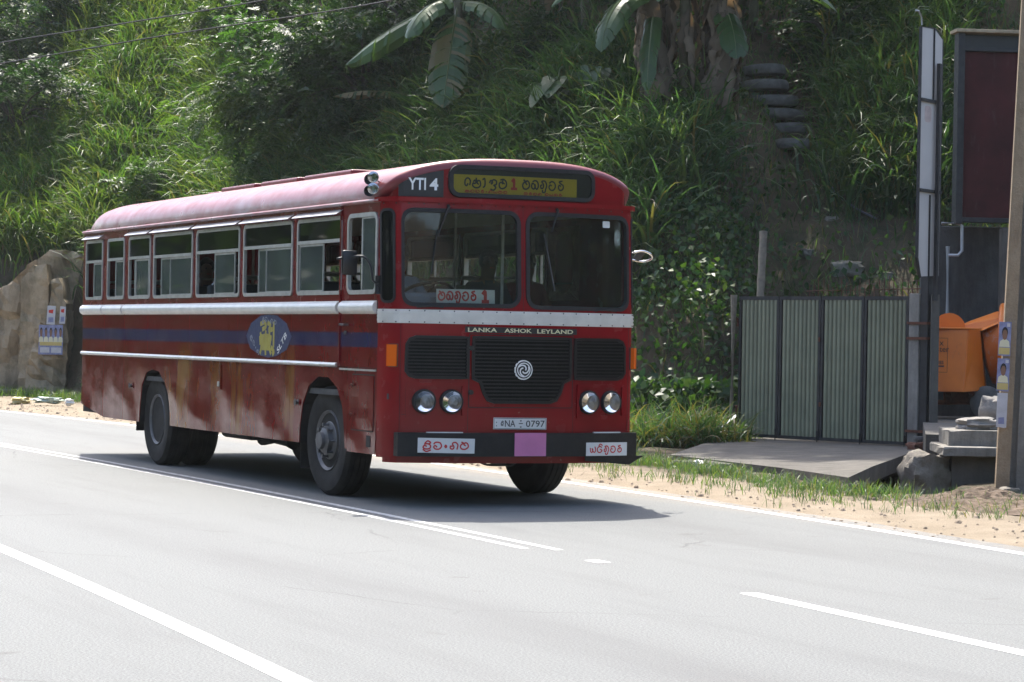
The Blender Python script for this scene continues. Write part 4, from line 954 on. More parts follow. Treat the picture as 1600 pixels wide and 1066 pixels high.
banana('banana_plant', q2.x, q2.y, 1.50 + .1375*q2.y - q2.z, [(335, 1.8, .38, 1.35, .75, .08, 0, .25), (345, 2.2, .36, 1.1, 1.5, .15, 0, .4), (285, 1.3, .3, 2.2, .8, .1, 0, .4), (225, 2.0, .34, 1.0, 1.9, .2, 0, .5), (60, 2.4, .36, .4, .9, .2, 0, .4), (140, 2.2, .36, .5, 1., .2, 0, .4), (0, 2.3, .36, .7, 1., .2, 0, .4)],
       'banana stem with ragged pale dead leaves hanging beside the tyre steps', r=.14, skirt=56, seed=8, lean=(.06, -.1))
banana('banana_plant', q3.x, q3.y, 3.0, [(190, 2.0, .34, .8, 1.4, .2, 0, .5), (280, 1.9, .32, 1.0, 1.6, .2, 0, .5), (80, 2.2, .36, .5, 1., .2, 0, .4), (10, 2.0, .36, .7, 1., .2, 0, .4)],
       'slender brown banana stem between the two thick ones', r=.11, skirt=18, seed=11)
banana('banana_plant', bx(1168, 46.5), 46.5, 2.7, [(300, 1.9, .34, .9, 1.4, .1, 0, .35), (350, 2.0, .34, .9, 1.3, .1, 0, .35), (250, 1.8, .32, 1.1, 1.6, .15, 0, .4), (80, 2.2, .36, .5, 1., .2, 0, .4)],
       'greenish banana stem right beside the topmost tyre step', r=.09, skirt=5, seed=14)
banana('banana_plant', bx(905, 47), 47, 2.0, [(250, 1.6, .33, 1.4, 1.4, .1, 0, .4), (290, 1.6, .35, 1.3, 1.5, .1, 0, .4), (215, 2.0, .34, .9, 1.5, .15, 0, .4), (60, 2.0, .35, .6, 1., .2, 0, .4), (150, 2.0, .35, .6, 1., .2, 0, .4)],
       'young banana plant with broad dark leaves between the torn-leaved one and the brown stems', r=.09, seed=17)
banana('banana_plant', bx(985, 46), 46, 2.3, [(215, 2.0, .36, 1.5, 1.2, .25, 0, .5), (262, 1.7, .34, 2.0, .9, .3, 0, .5), (180, 2.0, .36, 1.2, 1.2, .3, 0, .6), (300, 1.6, .32, 1.8, 1.0, .2, 0, .4), (80, 2.2, .36, .5, 1., .2, 0, .4)],
       'banana stem with drooping green leaves at the near edge of the brown clump', r=.12, skirt=26, seed=23)
banana('banana_plant', bx(1150, 47.2), 47.2, 2.4, [(330, 1.9, .36, 1.4, .9, .1, 0, .3), (285, 1.5, .32, 2.1, .8, .2, 0, .4), (240, 1.7, .34, 1.7, 1.0, .2, 0, .5), (20, 2.2, .36, .9, 1., .2, 0, .4)],
       'banana stem behind the greenish one, its leaf reaching over the tyre steps', r=.12, skirt=30, seed=27)
banana('banana_plant', bx(842, 48.5), 48.5, 2.2, [(205, 1.9, .34, 1.6, 1.1, .3, .1, .6), (250, 1.8, .34, 1.9, .9, .3, 0, .5), (310, 1.8, .34, 1.6, 1.1, .25, 0, .5), (345, 1.8, .34, 1.3, 1.2, .25, 0, .5), (100, 2.0, .36, .5, 1., .2, 0, .4)],
       'banana plant just beside the three torn leaves, with arching dark leaves', r=.10, skirt=12, seed=31)
# fallen dead fronds
for i, (uu, vv__, az, L, lab) in enumerate(((640, 196, 185, 1.5, 'fallen brownish banana frond lying in the long grass above the bus'), (700, 205, 350, 1.2, 'shorter fallen banana frond, the one farther along the bus roof'))):
    p = on_hill(uu, vv__) + Vector((0, -.4, .55)); V, Q, C = banana_leaf((0, 0, 0), R(az), L, .24, 1.4, .5, .85, .55, .5, 60 + i)
    o = link(bpy.data.objects.new('fallen_frond', quads_mesh('fallen_frond', V, Q, M['banana_leaf'], C))); o.location = p; tag(o, lab, 'banana frond', 'fallen banana fronds')
# ---- broad taro leaves
def taro(u_, v_, n, size, seed, label):
    p = on_hill(u_, v_); rg = random.Random(seed); root = empty('taro_plant', p, 0, label, 'plant', 'broad-leaved plants under the bananas')
    for i in range(n):
        a = rg.uniform(-2.9, -.2); h = rg.uniform(.3, .9); out = rg.uniform(.15, .5); tip = Vector((math.cos(a)*out, math.sin(a)*out, h))
        bm = bmesh.new(); tube(bm, [(0, 0, -.05), tip * .5 + Vector((0, 0, h*.2)), tip], [.016, .012, .008], 5); st_ = obj('stalk', bm, M['banana_stem'], root, True)
        s = size * rg.uniform(.75, 1.25); prof = [(0, .0), (.16, -.18), (.34, -.20), (.44, -.05), (.42, .25), (.28, .6), (.12, .88), (0, 1.0)]; V, Q, C = [], [], []
        col = np.array([.034, .070, .024]) * rg.uniform(.8, 1.3)
        for x, y in prof: V += [(-x*s, y*s*.95, -.10*s*x - .18*s*y*y + .25*s*x*x), (0, y*s*.95 if 0 < y else y*s*.3, -.05*s - .18*s*y*y), (x*s, y*s*.95, -.10*s*x - .18*s*y*y + .25*s*x*x)]; C += [col, col*1.25, col]
        for k in range(len(prof) - 1): Q += [[3*k, 3*k+1, 3*k+4, 3*k+3], [3*k+1, 3*k+2, 3*k+5, 3*k+4]]
        o = link(bpy.data.objects.new('leaf', quads_mesh('leaf', np.array(V), np.array(Q), M['banana_leaf'], np.array(C))), root); o.location = tip
        o.rotation_euler = (rg.uniform(-1.2, -.5), rg.uniform(-.3, .3), a - math.pi/2)
taro(880, 205, 7, .62, 2, 'broad-leaved taro plant below the young banana, nearest the torn leaves'); taro(945, 190, 7, .55, 4, 'broad-leaved taro plant beside the broadest brown banana stem'); taro(900, 130, 6, .6, 6, 'highest of the broad-leaved taro plants, under the young banana leaves')

# ---- feathery-leaved trees
def tree(name, X, Y, trunk_h, centre, rad, nf, frond, label, cols, mat='tree_leaf', trunk_r=.10, limbs=9, seed=0, group=None, shell=.45, leaflets=9, lf=(.07, .13), cat='tree'):
    rg = np.random.default_rng(seed); z = float(gh(X, Y)); root = empty(name, (X, Y, z), 0, label, cat, group)
    c = np.array(centre) - np.array([X, Y, z]); bm = bmesh.new(); tip = Vector((c[0]*.6, c[1]*.6, max(.4, c[2] - rad[2]*.3)))
    tube(bm, catmull([(0, 0, -.2), (tip.x*.15 + .05, tip.y*.2, tip.z*.4), tip], 5), list(np.linspace(trunk_r, trunk_r*.55, 11)), 9)
    ends = []
    for i in range(limbs):
        a = 2*math.pi*i/limbs + rg.uniform(-.3, .3); e = Vector((c[0] + rad[0]*.7*math.cos(a), c[1] + rad[1]*.7*math.sin(a), c[2] + rad[2]*rg.uniform(-.3, .6)))
        tube(bm, catmull([tip*.85, tip.lerp(e, .45) + Vector((0, 0, .15*rad[2])), e], 4), list(np.linspace(trunk_r*.45, trunk_r*.1, 9)), 6); ends.append(e)
    obj('trunk', bm, M['bark'], root, True)
    # fronds clustered on branch tips: uneven clumps with gaps
    nc = max(10, nf // 45); dirs = rg.normal(0, 1, (nc, 3)); dirs /= np.linalg.norm(dirs, axis=1, keepdims=True); cc = c + dirs * np.array(rad) * rg.uniform(shell, 1., (nc, 1))
    w = rg.integers(0, nc, nf); base = cc[w] + rg.normal(0, 1, (nf, 3)) * np.array(rad) * .15
    out = (base - c) / np.array(rad); out /= np.linalg.norm(out, axis=1, keepdims=True) + 1e-6
    d = out * .9 + rg.normal(0, .55, (nf, 3)); d[:, 2] -= .25; d /= np.linalg.norm(d, axis=1, keepdims=True)
    nr = rg.normal(0, .35, (nf, 3)); nr[:, 2] += 1; s = np.cross(d, nr); s /= np.linalg.norm(s, axis=1, keepdims=True); FL = rg.uniform(*frond, nf)
    m = Mass(); ccol = palette(nc, cols)[w]
    t_ = (np.arange(leaflets) + .6) / leaflets
    for sg in (-1, 1):
        pos = base[:, None, :] + d[:, None, :] * (FL[:, None] * t_[None, :])[..., None]; pos[..., 2] -= (FL[:, None] * t_[None, :] ** 2) * .35
        ld = sg * s[:, None, :] * .9 + d[:, None, :] * .45 + rg.normal(0, .12, (nf, leaflets, 3)); ln = np.repeat(nr[:, None, :], leaflets, 1) + rg.normal(0, .25, (nf, leaflets, 3))
        Ls = (rg.uniform(*lf, nf)[:, None] * np.sin(np.pi * (.18 + .75*t_))[None, :]).ravel()
        V, Q, per = leaves(pos.reshape(-1, 3), ld.reshape(-1, 3), ln.reshape(-1, 3), Ls, Ls * .36, .05)
        m.add(V, Q, np.repeat(ccol, leaflets, 0) * rg.uniform(.85, 1.15, (nf*leaflets, 1)), per)
    m.obj('crown', M[mat], root); return root
TG = [(.040, .080, .022), (.052, .100, .024), (.030, .062, .020), (.075, .115, .028)]
FG = 'feathery trees on the hill'; SGp = 'shrubs on the slope'
DK = [(.026, .056, .020), (.036, .072, .024), (.020, .044, .018)]
def hill_tree(name, u0, v0, uc, vc, rad, nf, label, cols, seed, group, dy=.2, **kw):
    p = on_hill(u0, v0); tree(name, p.x, p.y + .5, 2., (bx(uc, p.y), p.y + dy, 1.48 + (533 - vc)/3947*p.y), rad, nf, (.32, .58), label, cols, seed=seed, group=group, **kw)
hill_tree('feathery_tree', 452, 270, 455, 165, (2.0, 1.3, 1.7), 1500, 'feathery-leaved tree with sunlit edge beside the sunlit grass slope', TG, 21, FG, -.2, lf=(.11, .19))
hill_tree('feathery_tree', 565, 250, 560, 130, (1.7, 1.2, 1.7), 1200, 'darker feathery-leaved tree between the sunlit-edged one and the torn banana leaves', DK + TG[:1], 22, FG, .1, lf=(.11, .19))
hill_tree('feathery_tree', 410, 90, 430, 15, (2.0, 1.2, 1.2), 1100, 'highest feathery-leaved tree, just under the overhead wires', TG, 23, FG, .2, lf=(.11, .19))
hill_tree('feathery_tree', 640, 140, 640, 40, (1.3, 1.0, 1.3), 800, 'feathery-leaved tree partly behind the torn banana leaves', DK, 28, FG, .8, lf=(.11, .19))
hill_tree('leafy_shrub', 20, 150, 10, 60, (2.0, 1.2, 1.5), 1000, 'dark leafy shrub in the upper corner of the grass slope', DK, 24, SGp, -.2, lf=(.14, .24), leaflets=5, cat='shrub')
hill_tree('leafy_shrub', 95, 60, 110, -5, (1.6, 1.0, 1.0), 700, 'dark leafy shrub at the top edge of the slope, under the wires', DK, 29, SGp, 0, lf=(.14, .24), leaflets=5, cat='shrub')
hill_tree('leafy_shrub', 25, 260, 15, 190, (1.5, .9, 1.1), 700, 'dark leafy shrub lower on the slope, above the retaining wall', DK, 25, SGp, -.2, lf=(.13, .22), leaflets=5, cat='shrub')
hill_tree('leafy_shrub', 215, 335, 210, 305, (1.2, .6, .5), 420, 'small bright-leaved shrub just above the rear of the bus roof', [(.06, .11, .03), (.085, .125, .035)], 26, SGp, -.4, lf=(.11, .18), leaflets=6, cat='shrub')
hill_tree('leafy_shrub', 800, 170, 805, 110, (1.3, .8, .9), 560, 'dark leafy shrub behind the taro leaves', DK, 33, SGp, .3, lf=(.13, .22), leaflets=5, cat='shrub')
hill_tree('leafy_shrub', 1290, 120, 1300, 60, (1.3, .9, 1.0), 560, 'dark leafy shrub above the hose, between the tyre steps and the signboard', DK, 34, SGp, .2, lf=(.12, .20), leaflets=5, cat='shrub')
# tall shade trees standing higher up; their crowns spread over the path, the gate and the bananas
SG = [(.035, .075, .02), (.045, .09, .022)]
for i, (X, Y, cx, cy, czz, rr, nf) in enumerate(((10.2, 44, 4.9, 40.6, 13.6, (5.0, 4.0, 2.2), 1900), (3.2, 56, 2.4, 51.5, 14.6, (4.8, 4.0, 2.4), 1050), (-4.2, 58, -2.4, 53.5, 14.2, (3.9, 3.6, 2.2), 550), (9.5, 54, 8.4, 50, 16.0, (4.6, 4.0, 2.4), 850))):
    lab = ('tall shade tree at the edge of the yard, crown spreading over the gate', 'tall shade tree above the banana clump', 'tall shade tree above the feathery trees', 'tall shade tree above the maroon hoarding')[i]
    tree('shade_tree', X, Y, 6, (cx, cy, czz), rr, nf, (.6, 1.0), lab, SG, trunk_r=.28, limbs=12, seed=40 + i, group='shade trees above the road', leaflets=7, lf=(.26, .42), shell=.2)
# the woods along the road outside the view: across the road and further along on this side
for nm_, lab_, xr, yr, n in (('roadside_wood', 'leafy wood along the other side of the road', (-120, 60), (-24, -14), 26000), ('roadside_wood', 'leafy wood further along the hill side of the road', (2, 150), (10, 20), 24000)):
    xb_, yb_ = RNG.uniform(*xr, n), RNG.uniform(*yr, n); P = np.stack([-.666 + xb_*BC - yb_*BS, 23.8 + xb_*BS + yb_*BC, np.zeros(n)], 1)
    top_ = 8 + 3.*snoise(xb_, xb_*0, .4, 2.) + 1.5*snoise(xb_, xb_*.3, 1.3, 5.); P[:, 2] = gh(P[:, 0], P[:, 1]) + RNG.random(n) ** .8 * top_
    m = Mass(); leaf_cloud(m, P, (.6, 1.3), [(.03, .06, .02), (.045, .08, .025)], None, .4, -.3, .6); o = m.obj(nm_, M['tree_leaf']); tag(o, lab_, 'wood', kind='stuff')
#@@BUS
# ------------------------------------------------------------------ the bus (local frame: x forward, y to its left, z up)
bus = empty('bus', BUS_LOC, BUS_ROT, 'old red single-deck bus with white waistband driving along the road', 'bus')
def FM(a, b, off=0.):                                     # front sheet: bowed in plan, rounded corners, slightly raked screen
    s = 1 if a >= 0 else -1; t_ = abs(a); rake = -.05 * min(1, max(0, (b - 1.72) / .94))
    if t_ <= 1.08:
        x = 1.8 - .12 * (t_/1.08)**2.5; y = t_; nx_, ny_ = 1., .278 * (t_/1.08)**1.5
    else:
        th = (t_ - 1.08) / .30 * math.pi/2; y = 1.08 + .14*math.sin(th); x = 1.42 + .26*math.cos(th)
        nx_, ny_ = math.cos(th)/.26, math.sin(th)/.14
        if th < .5: nx_, ny_ = nx_ / math.hypot(nx_, ny_), ny_ / math.hypot(nx_, ny_); ny_ = max(ny_, .268)
    l_ = math.hypot(nx_, ny_); return (x + rake + off*nx_/l_, s*(y + off*ny_/l_), b)
def SM(a, b, off=0.): return (a, -1.22 - off, b)          # near side
def LM(a, b, off=0.): return (a, 1.22 + off, b)           # far side
def dent(x, z):
    x, z = np.float64(x), np.float64(z); low = min(1, max(0, (1.12 - z) / .45)); f = .002 + .007 * low + .006 * min(1, max(0, (.75 - z) / .2))
    return float(f * (snoise(x*1.15, z*.8, 2.0, 1.3) + .35 * snoise(x, z*.9, 5.0, 4.))) - .012 * max(0, .9 - float(z))
def SD(a, b, off=0.): return (a, -1.22 - off + dent(a, b), b)
RA = [(-5.70, .40), (-5.69, .62), (-5.62, .88), (-5.46, 1.02), (-5.25, 1.06), (-4.98, 1.04), (-4.76, .93), (-4.63, .80), (-4.58, .62), (-4.57, .40)]
FA = [(-.53, .40), (-.51, .62), (-.44, .82), (-.28, 1.0), (-.06, 1.09), (.24, 1.09), (.46, 1.0), (.60, .84), (.68, .62), (.70, .40)]
def panel(x0, x1, z0, z1, arch=None, z0a=None):
    z0a = z0 if z0a is None else z0a; g_ = .003
    pts = [(x0 + g_, z0a)]
    if arch: pts += [(arch[0][0], z0)] + arch[1:-1] + [(arch[-1][0], z0)]
    return pts + [(x1 - g_, z0), (x1 - g_, z1), (x0 + g_, z1)]
def with_hole(x0, x1, z0, z1, hole):
    cx = (min(p[0] for p in hole) + max(p[0] for p in hole)) / 2; h0, h1 = min(p[1] for p in hole), max(p[1] for p in hole)
    rg_ = sorted([p for p in hole if p[0] > cx + 1e-6], key=lambda p: math.atan2(p[1] - (h0+h1)/2, (p[0]-cx) * (h1-h0) / 2), reverse=True)
    lf_ = sorted([p for p in hole if p[0] < cx - 1e-6], key=lambda p: math.atan2(p[1] - (h0+h1)/2, (cx-p[0]) * (h1-h0) / 2))
    return [[(cx, z0), (x1, z0), (x1, z1), (cx, z1), (cx, h1)] + rg_ + [(cx, h0)], [(cx, z1), (x0, z1), (x0, z0), (cx, z0), (cx, h0)] + lf_ + [(cx, h1)]]
# inner skins (dark) behind the panels, with the wheel arches cut out
def skin(fm):
    bm = bmesh.new()
    for x0, x1, ar in ((-8.10, -6.0, None), (-6.0, -4.2, RA), (-4.2, -.9, None), (-.9, 1.42, FA)):
        patch('s', panel(x0, x1, .50, 1.78, [(p[0] + (.02 if i > 4 else -.02) * 0, p[1]) for i, p in enumerate(ar)] if ar else None), fm, None, None, -.03, .012, bm_in=bm)
    return bm
obj('inner_skin', skin(SM), M['under'], bus)
upper = [-8.12, -7.17, -6.33, -5.42, -3.91, -2.33, -.775, .517, 1.42]
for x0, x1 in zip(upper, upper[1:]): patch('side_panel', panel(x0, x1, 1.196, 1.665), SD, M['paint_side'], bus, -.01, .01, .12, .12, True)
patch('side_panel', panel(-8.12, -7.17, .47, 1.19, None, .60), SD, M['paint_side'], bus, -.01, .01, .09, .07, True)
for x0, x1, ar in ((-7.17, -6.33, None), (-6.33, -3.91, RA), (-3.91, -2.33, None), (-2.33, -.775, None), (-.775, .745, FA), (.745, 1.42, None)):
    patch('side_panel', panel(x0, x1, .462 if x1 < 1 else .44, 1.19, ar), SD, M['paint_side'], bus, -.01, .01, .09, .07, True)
# far side, plain
bm = bmesh.new()
for x0, x1, ar in ((-8.12, -6.0, None), (-6.0, -4.2, RA), (-4.2, -.9, None), (-.9, 1.42, FA)): patch('s', panel(x0 - .003, x1 + .003, .462, 1.80, ar), LM, None, None, -.01, .01, bm_in=bm)
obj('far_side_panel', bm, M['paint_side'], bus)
obj('far_inner_skin', skin(LM), M['under'], bus)
# wheel-arch lining
for ar in (RA, FA):
    for sy in (-1, 1):
        bm = bmesh.new(); n = len(ar); A_ = [bm.verts.new((p[0], sy*1.2, max(p[1], .46))) for p in ar]; B_ = [bm.verts.new((p[0], sy*.62, max(p[1], .46))) for p in ar]
        for i in range(n-1): bm.faces.new((A_[i], A_[i+1], B_[i+1], B_[i]))
        bm.faces.new(B_); obj('wheel_arch', bm, M['under'], bus)
# windows band
WIN = [(-8.0, -7.26), (-7.07, -6.36), (-6.19, -5.34), (-5.23, -3.82), (-3.70, -2.29), (-2.18, -.75), (-.63, .53), (.68, 1.39)]
WZ0, WZ1 = 1.845, 2.555
def band(fm, wins, nm):
    patch(nm + '_rail', [(-8.12, WZ1), (1.42, WZ1), (1.42, 2.66), (-8.12, 2.66)], fm, M['paint_upper'], bus, -.03, .03)
    patch(nm + '_rail', [(-8.12, 1.66), (1.42, 1.66), (1.42, WZ0), (-8.12, WZ0)], fm, M['paint_upper'], bus, -.03, .029)
    e = [-8.12] + [v for w in wins for v in w] + [1.42]
    for i in range(0, len(e), 2): patch('window_pillar', [(e[i], WZ0), (e[i+1], WZ0), (e[i+1], WZ1), (e[i], WZ1)], fm, M['paint_upper'], bus, -.03, .03)
band(SM, WIN, 'window'); band(LM, WIN[:6] + [(-.55, -.2), (1.36, 1.39)], 'far_window')
SASH = [[(.45, .99, .0)], [(.46, .98, 0)], [(.22, .50, -.008), (.30, .93, 0)], [(.16, .50, -.010), (.42, .98, 0)], [(.42, .90, 0)], [(.28, .58, -.010), (.46, .985, 0)], [(.03, .60, 0)]]
TR = [2.30, 2.31, 2.31, 2.305, 2.315, 2.325, 2.335]
for i, (x0, x1) in enumerate(WIN[:7]):
    w = x1 - x0
    fr = ring('window_frame', rrect(x0 + .016, x1 - .016, WZ0 + .016, WZ1 - .016, .045), .034, SM, M['alu_frame'], bus, -.02, .010)
    bm = bmesh.new(); box(bm, x0 + .03, x1 - .03, -1.234, -1.212, TR[i] - .016, TR[i] + .016); obj('transom', bm, M['alu_frame'], fr)
    patch('upper_pane', [(x0 + .02, TR[i] + .014), (x1 - .02, TR[i] + .014), (x1 - .02, WZ1 - .02), (x0 + .02, WZ1 - .02)], SM, M['dark_glass'], fr, -.006, .004)
    for a, b, yo in SASH[i]:
        xa, xb = x0 + .02 + (w - .04)*a, x0 + .02 + (w - .04)*b
        sf = ring('sash_frame', [(xa + .012, WZ0 + .035), (xb - .012, WZ0 + .035), (xb - .012, TR[i] - .028), (xa + .012, TR[i] - .028)], .024, SM, M['alu_frame'], fr, -.012 + yo, .002 + yo, 1)
        patch('sash_pane', [(xa + .01, WZ0 + .03), (xb - .01, WZ0 + .03), (xb - .01, TR[i] - .02), (xa + .01, TR[i] - .02)], SM, M['side_glass'], fr, -.007 + yo, .003)
    if i != 1:
        V = [(x0 - .01, -1.222, 2.612), (x1 + .015, -1.222, 2.612), (x1 + .01, -1.285, 2.572), (x0 - .005, -1.285, 2.572)]; bm = bmesh.new(); a_ = [bm.verts.new(p) for p in V]; b_ = [bm.verts.new((p[0], p[1] - .002, p[2] - .004)) for p in V]
        bm.faces.new(a_); bm.faces.new(b_[::-1])
        for q in range(4): bm.faces.new((a_[q], b_[q], b_[(q+1) % 4], a_[(q+1) % 4]))
        obj('rain_visor', bm, M['alu'], fr)
x0, x1 = WIN[7]
fr = ring('driver_window_frame', rrect(x0 + .015, x1 - .015, WZ0 + .016, WZ1 - .012, .07), .038, SM, M['alu_frame'], bus, -.02, .012)
ring('sash_frame', [(1.02, WZ0 + .03), (x1 - .04, WZ0 + .03), (x1 - .04, WZ1 - .04), (1.02, WZ1 - .04)], .03, SM, M['alu_frame'], fr, -.012, .002, 1)
patch('sash_pane', [(1.0, WZ0 + .03), (x1 - .03, WZ0 + .03), (x1 - .03, WZ1 - .03), (1.0, WZ1 - .03)], SM, M['side_glass'], fr, -.006, .003)
for i, (x0, x1) in enumerate(WIN[:6] + [(-.55, -.2)]):
    fr = ring('far_window_frame', rrect(x0 + .016, x1 - .016, WZ0 + .016, WZ1 - .016, .045), .034, LM, M['alu_frame'], bus, -.045, .006)
    patch('upper_pane', [(x0 + .02, 2.32), (x1 - .02, 2.32), (x1 - .02, WZ1 - .02), (x0 + .02, WZ1 - .02)], LM, M['dark_glass'], fr, -.01, .004)
    bm = bmesh.new(); box(bm, x0 + .03, x1 - .03, 1.19, 1.225, 2.29, 2.325); xm = (x0 + x1)/2; box(bm, xm - .015, xm + .015, 1.195, 1.222, WZ0 + .03, 2.29); obj('transom', bm, M['alu_frame'], fr)
patch('door_lining', with_hole(-.20, .50, WZ0, WZ1, rrect(-.02, .36, 1.92, 2.50, .17, 7)), LM, M['cream'], bus, -.03, .03)
patch('passenger_door', with_hole(.52, 1.36, WZ0, WZ1, rrect(.66, 1.20, 1.90, 2.36, .16, 7)), LM, M['paint_upper'], bus, -.03, .03)
bm = bmesh.new(); box(bm, -.03, .37, 1.18, 1.195, 2.0, 2.015); obj('door_bar', bm, M['steel_dark'], bus)
# mouldings
def moulding(name, x0, x1, z0, z1, bulge, fm, mat, n=7, flat=.0):
    bm = bmesh.new(); prof = [(z0 + (z1-z0)*k/n, bulge * (math.sin(math.pi*k/n) ** .6)) for k in range(n+1)]
    A_ = [bm.verts.new(fm(x0, z, o_ + .001)) for z, o_ in prof]; B_ = [bm.verts.new(fm(x1, z, o_ + .001)) for z, o_ in prof]
    for i in range(n): bm.faces.new((A_[i], B_[i], B_[i+1], A_[i+1]))
    bm.faces.new(A_); bm.faces.new(B_[::-1]); return obj(name, bm, mat, bus, True, 50)
for x0, x1 in ((-8.12, -7.20), (-7.165, -6.36), (-6.325, -3.915), (-3.908, -.78), (-.773, .49), (.555, 1.39)): moulding('waist_moulding', x0, x1, 1.668, 1.785, .045, SM, M['white_band'])
for x0, x1 in ((-8.12, -3.92), (-3.91, -2.34), (-2.33, -.78), (-.77, .46)): moulding('rub_rail', x0, x1, 1.186, 1.228, .026, SM, M['alu'])
moulding('gutter', -8.10, 1.46, 2.640, 2.678, .035, SM, M['paint_roof']); moulding('gutter', -8.10, 1.46, 2.640, 2.678, .035, LM, M['paint_roof'])
# front sheet
lower = bmesh.new()
patch('front_panel', [(-1.38, .425), (1.38, .425), (1.38, 1.60), (-1.38, 1.60)], FM, M['paint_front'], bus, -.02, .02, .06, .3, True)
ws = [rrect(-1.098, -.042, 1.755, 2.575, .10, 6), rrect(.042, 1.098, 1.750, 2.575, .10, 6)]
patch('windscreen_panel', with_hole(-1.38, 0, 1.70, 2.665, ws[0]) + with_hole(0, 1.38, 1.70, 2.665, ws[1]), FM, M['paint_front'], bus, -.03, .03, .06, None, True)
patch('waistband', [(-1.375, 1.592), (1.375, 1.592), (1.375, 1.712), (-1.375, 1.712)], FM, M['white_band'], bus, .001, .010, .06)
for z in (1.620, 1.652, 1.684): patch('band_rib', [(-1.37, z - .008), (1.37, z - .008), (1.37, z + .008), (-1.37, z + .008)], FM, M['white_band'], bus, .0105, .006, .06)
patch('front_drip_rail', [(-1.38, 2.645), (1.38, 2.645), (1.38, 2.685), (-1.38, 2.685)], FM, M['paint_front'], bus, -.02, .055, .06)
for i, w in enumerate(ws):
    g_ = ring('windscreen_gasket', w, .036, FM, M['rubber'], bus, -.03, .010, .06)
    x0, x1 = (-1.10, -.03) if i == 0 else (.03, 1.10)
    patch('windscreen_pane', [(x0, 1.745), (x1, 1.745), (x1, 2.585), (x0, 2.585)], FM, M['windscreen_glass'], g_, -.024, .004, .07)
for s in (-1, 1):                                        # corner quarter lights
    q = rrect(min(s*1.19, s*1.33), max(s*1.19, s*1.33), 1.775, 2.575, .05)
    g_ = ring('quarter_light_gasket', q, .022, FM, M['rubber'], bus, -.005, .008, .05); patch('quarter_light', q, FM, M['dark_glass'], g_, .0005, .003, .03)
    patch('quarter_light_back', q, FM, M['under'], g_, -.0032, .003, .03)
# roof shell
def sec(phi): return 1.222 * math.copysign(abs(math.cos(phi)) ** (2/2.6), math.cos(phi)), abs(math.sin(phi)) ** (2/2.6) * .385
def xfront(y):
    t_ = abs(y)
    if t_ <= 1.08: return 1.75 - .12*(t_/1.08)**2.5
    return 1.37 + .26*math.sqrt(max(0, 1 - ((t_-1.08)/.142)**2))
NP = 40; cols_ = []
st = [(-8.12, 0.)] + [(-8.12 + .42*(1 - math.cos(R(a))), math.sin(R(a))) for a in (4, 12, 22, 34, 48, 64, 80)] + [(x, 1.) for x in np.linspace(-7.6, .8, 15)]
bm = bmesh.new(); rows = []
for x, hf in st:
    rows.append([bm.verts.new((x, sec(math.pi*i/NP)[0] * (.94 + .06*min(1, (x + 8.12)/.5)) if x < -7.6 else sec(math.pi*i/NP)[0], 2.665 + sec(math.pi*i/NP)[1] * hf)) for i in range(NP+1)])
rr_ = .07
for a in (0, 25, 50, 75, 90):
    ins = rr_ * (1 - math.cos(R(a))) ; row = []
    for i in range(NP+1):
        y, h = sec(math.pi*i/NP); k = 1 - ins/1.2; h2 = max(0, h - ins * (h/.385) ** .5); y2 = y * k
        row.append(bm.verts.new((xfront(y) - rr_ + rr_*math.sin(R(a)), y2, 2.665 + h2)))
    rows.append(row)
for a, b in zip(rows, rows[1:]):
    for i in range(NP): bm.faces.new((a[i], a[i+1], b[i+1], b[i]))
obj('roof', bm, M['paint_roof'], bus, True, 50)
bm = bmesh.new(); base = rows_last = None
ins = rr_; top = []
for i in range(NP+1):
    y, h = sec(math.pi*i/NP); top.append((xfront(y), y*(1 - ins/1.2), 2.665 + max(0, h - ins*(h/.385)**.5)))
NR = 6; G_ = [[bm.verts.new((p[0], p[1], 2.66 + (p[2] - 2.66) * k / NR)) for p in top] for k in range(NR+1)]
for a, b in zip(G_, G_[1:]):
    for i in range(NP): bm.faces.new((a[i], a[i+1], b[i+1], b[i]))
bmesh.ops.remove_doubles(bm, verts=bm.verts, dist=.0005); obj('front_dome', bm, M['paint_front'], bus, True, 60)
def domez(y):
    t_ = min(1, abs(y)/1.2); h = .385 * (1 - t_**2.6) ** (1/2.6); return 2.665 + max(0, h - .07*(h/.385)**.5)
def DM(a, b, off=0.): return (xfront(a) + off, a, b)
# liner under the roof
bm = bmesh.new(); rows2 = [[bm.verts.new((x, sec(math.pi*i/16)[0]*.97, 2.62 + sec(math.pi*i/16)[1]*.93)) for i in range(17)] for x in (-7.7, -4, 0, 1.3)]
for a, b in zip(rows2, rows2[1:]):
    for i in range(16): bm.faces.new((a[i], a[i+1], b[i+1], b[i]))
obj('ceiling', bm, M['ceiling_lining'], bus, True)
bk = bmesh.new(); box(bk, -8.12, -8.06, -1.2, 1.2, .60, 2.70, .02); rear = obj('rear_panel', bk, M['paint_side'], bus)
# roof vents: low dark-red boxes along the middle of the roof
for x0, x1 in ((-6.6, -5.4), (-5.2, -4.0), (-3.8, -2.4)):
    bm = bmesh.new(); box(bm, x0, x1, .0, .75, 2.99, 3.185, .02); obj('roof_vent', bm, M['roof_hatch'], bus)
bm = bmesh.new(); box(bm, -7.1, -6.7, .0, .7, 2.98, 3.15, .02); obj('roof_vent', bm, M['roof_hatch'], bus)
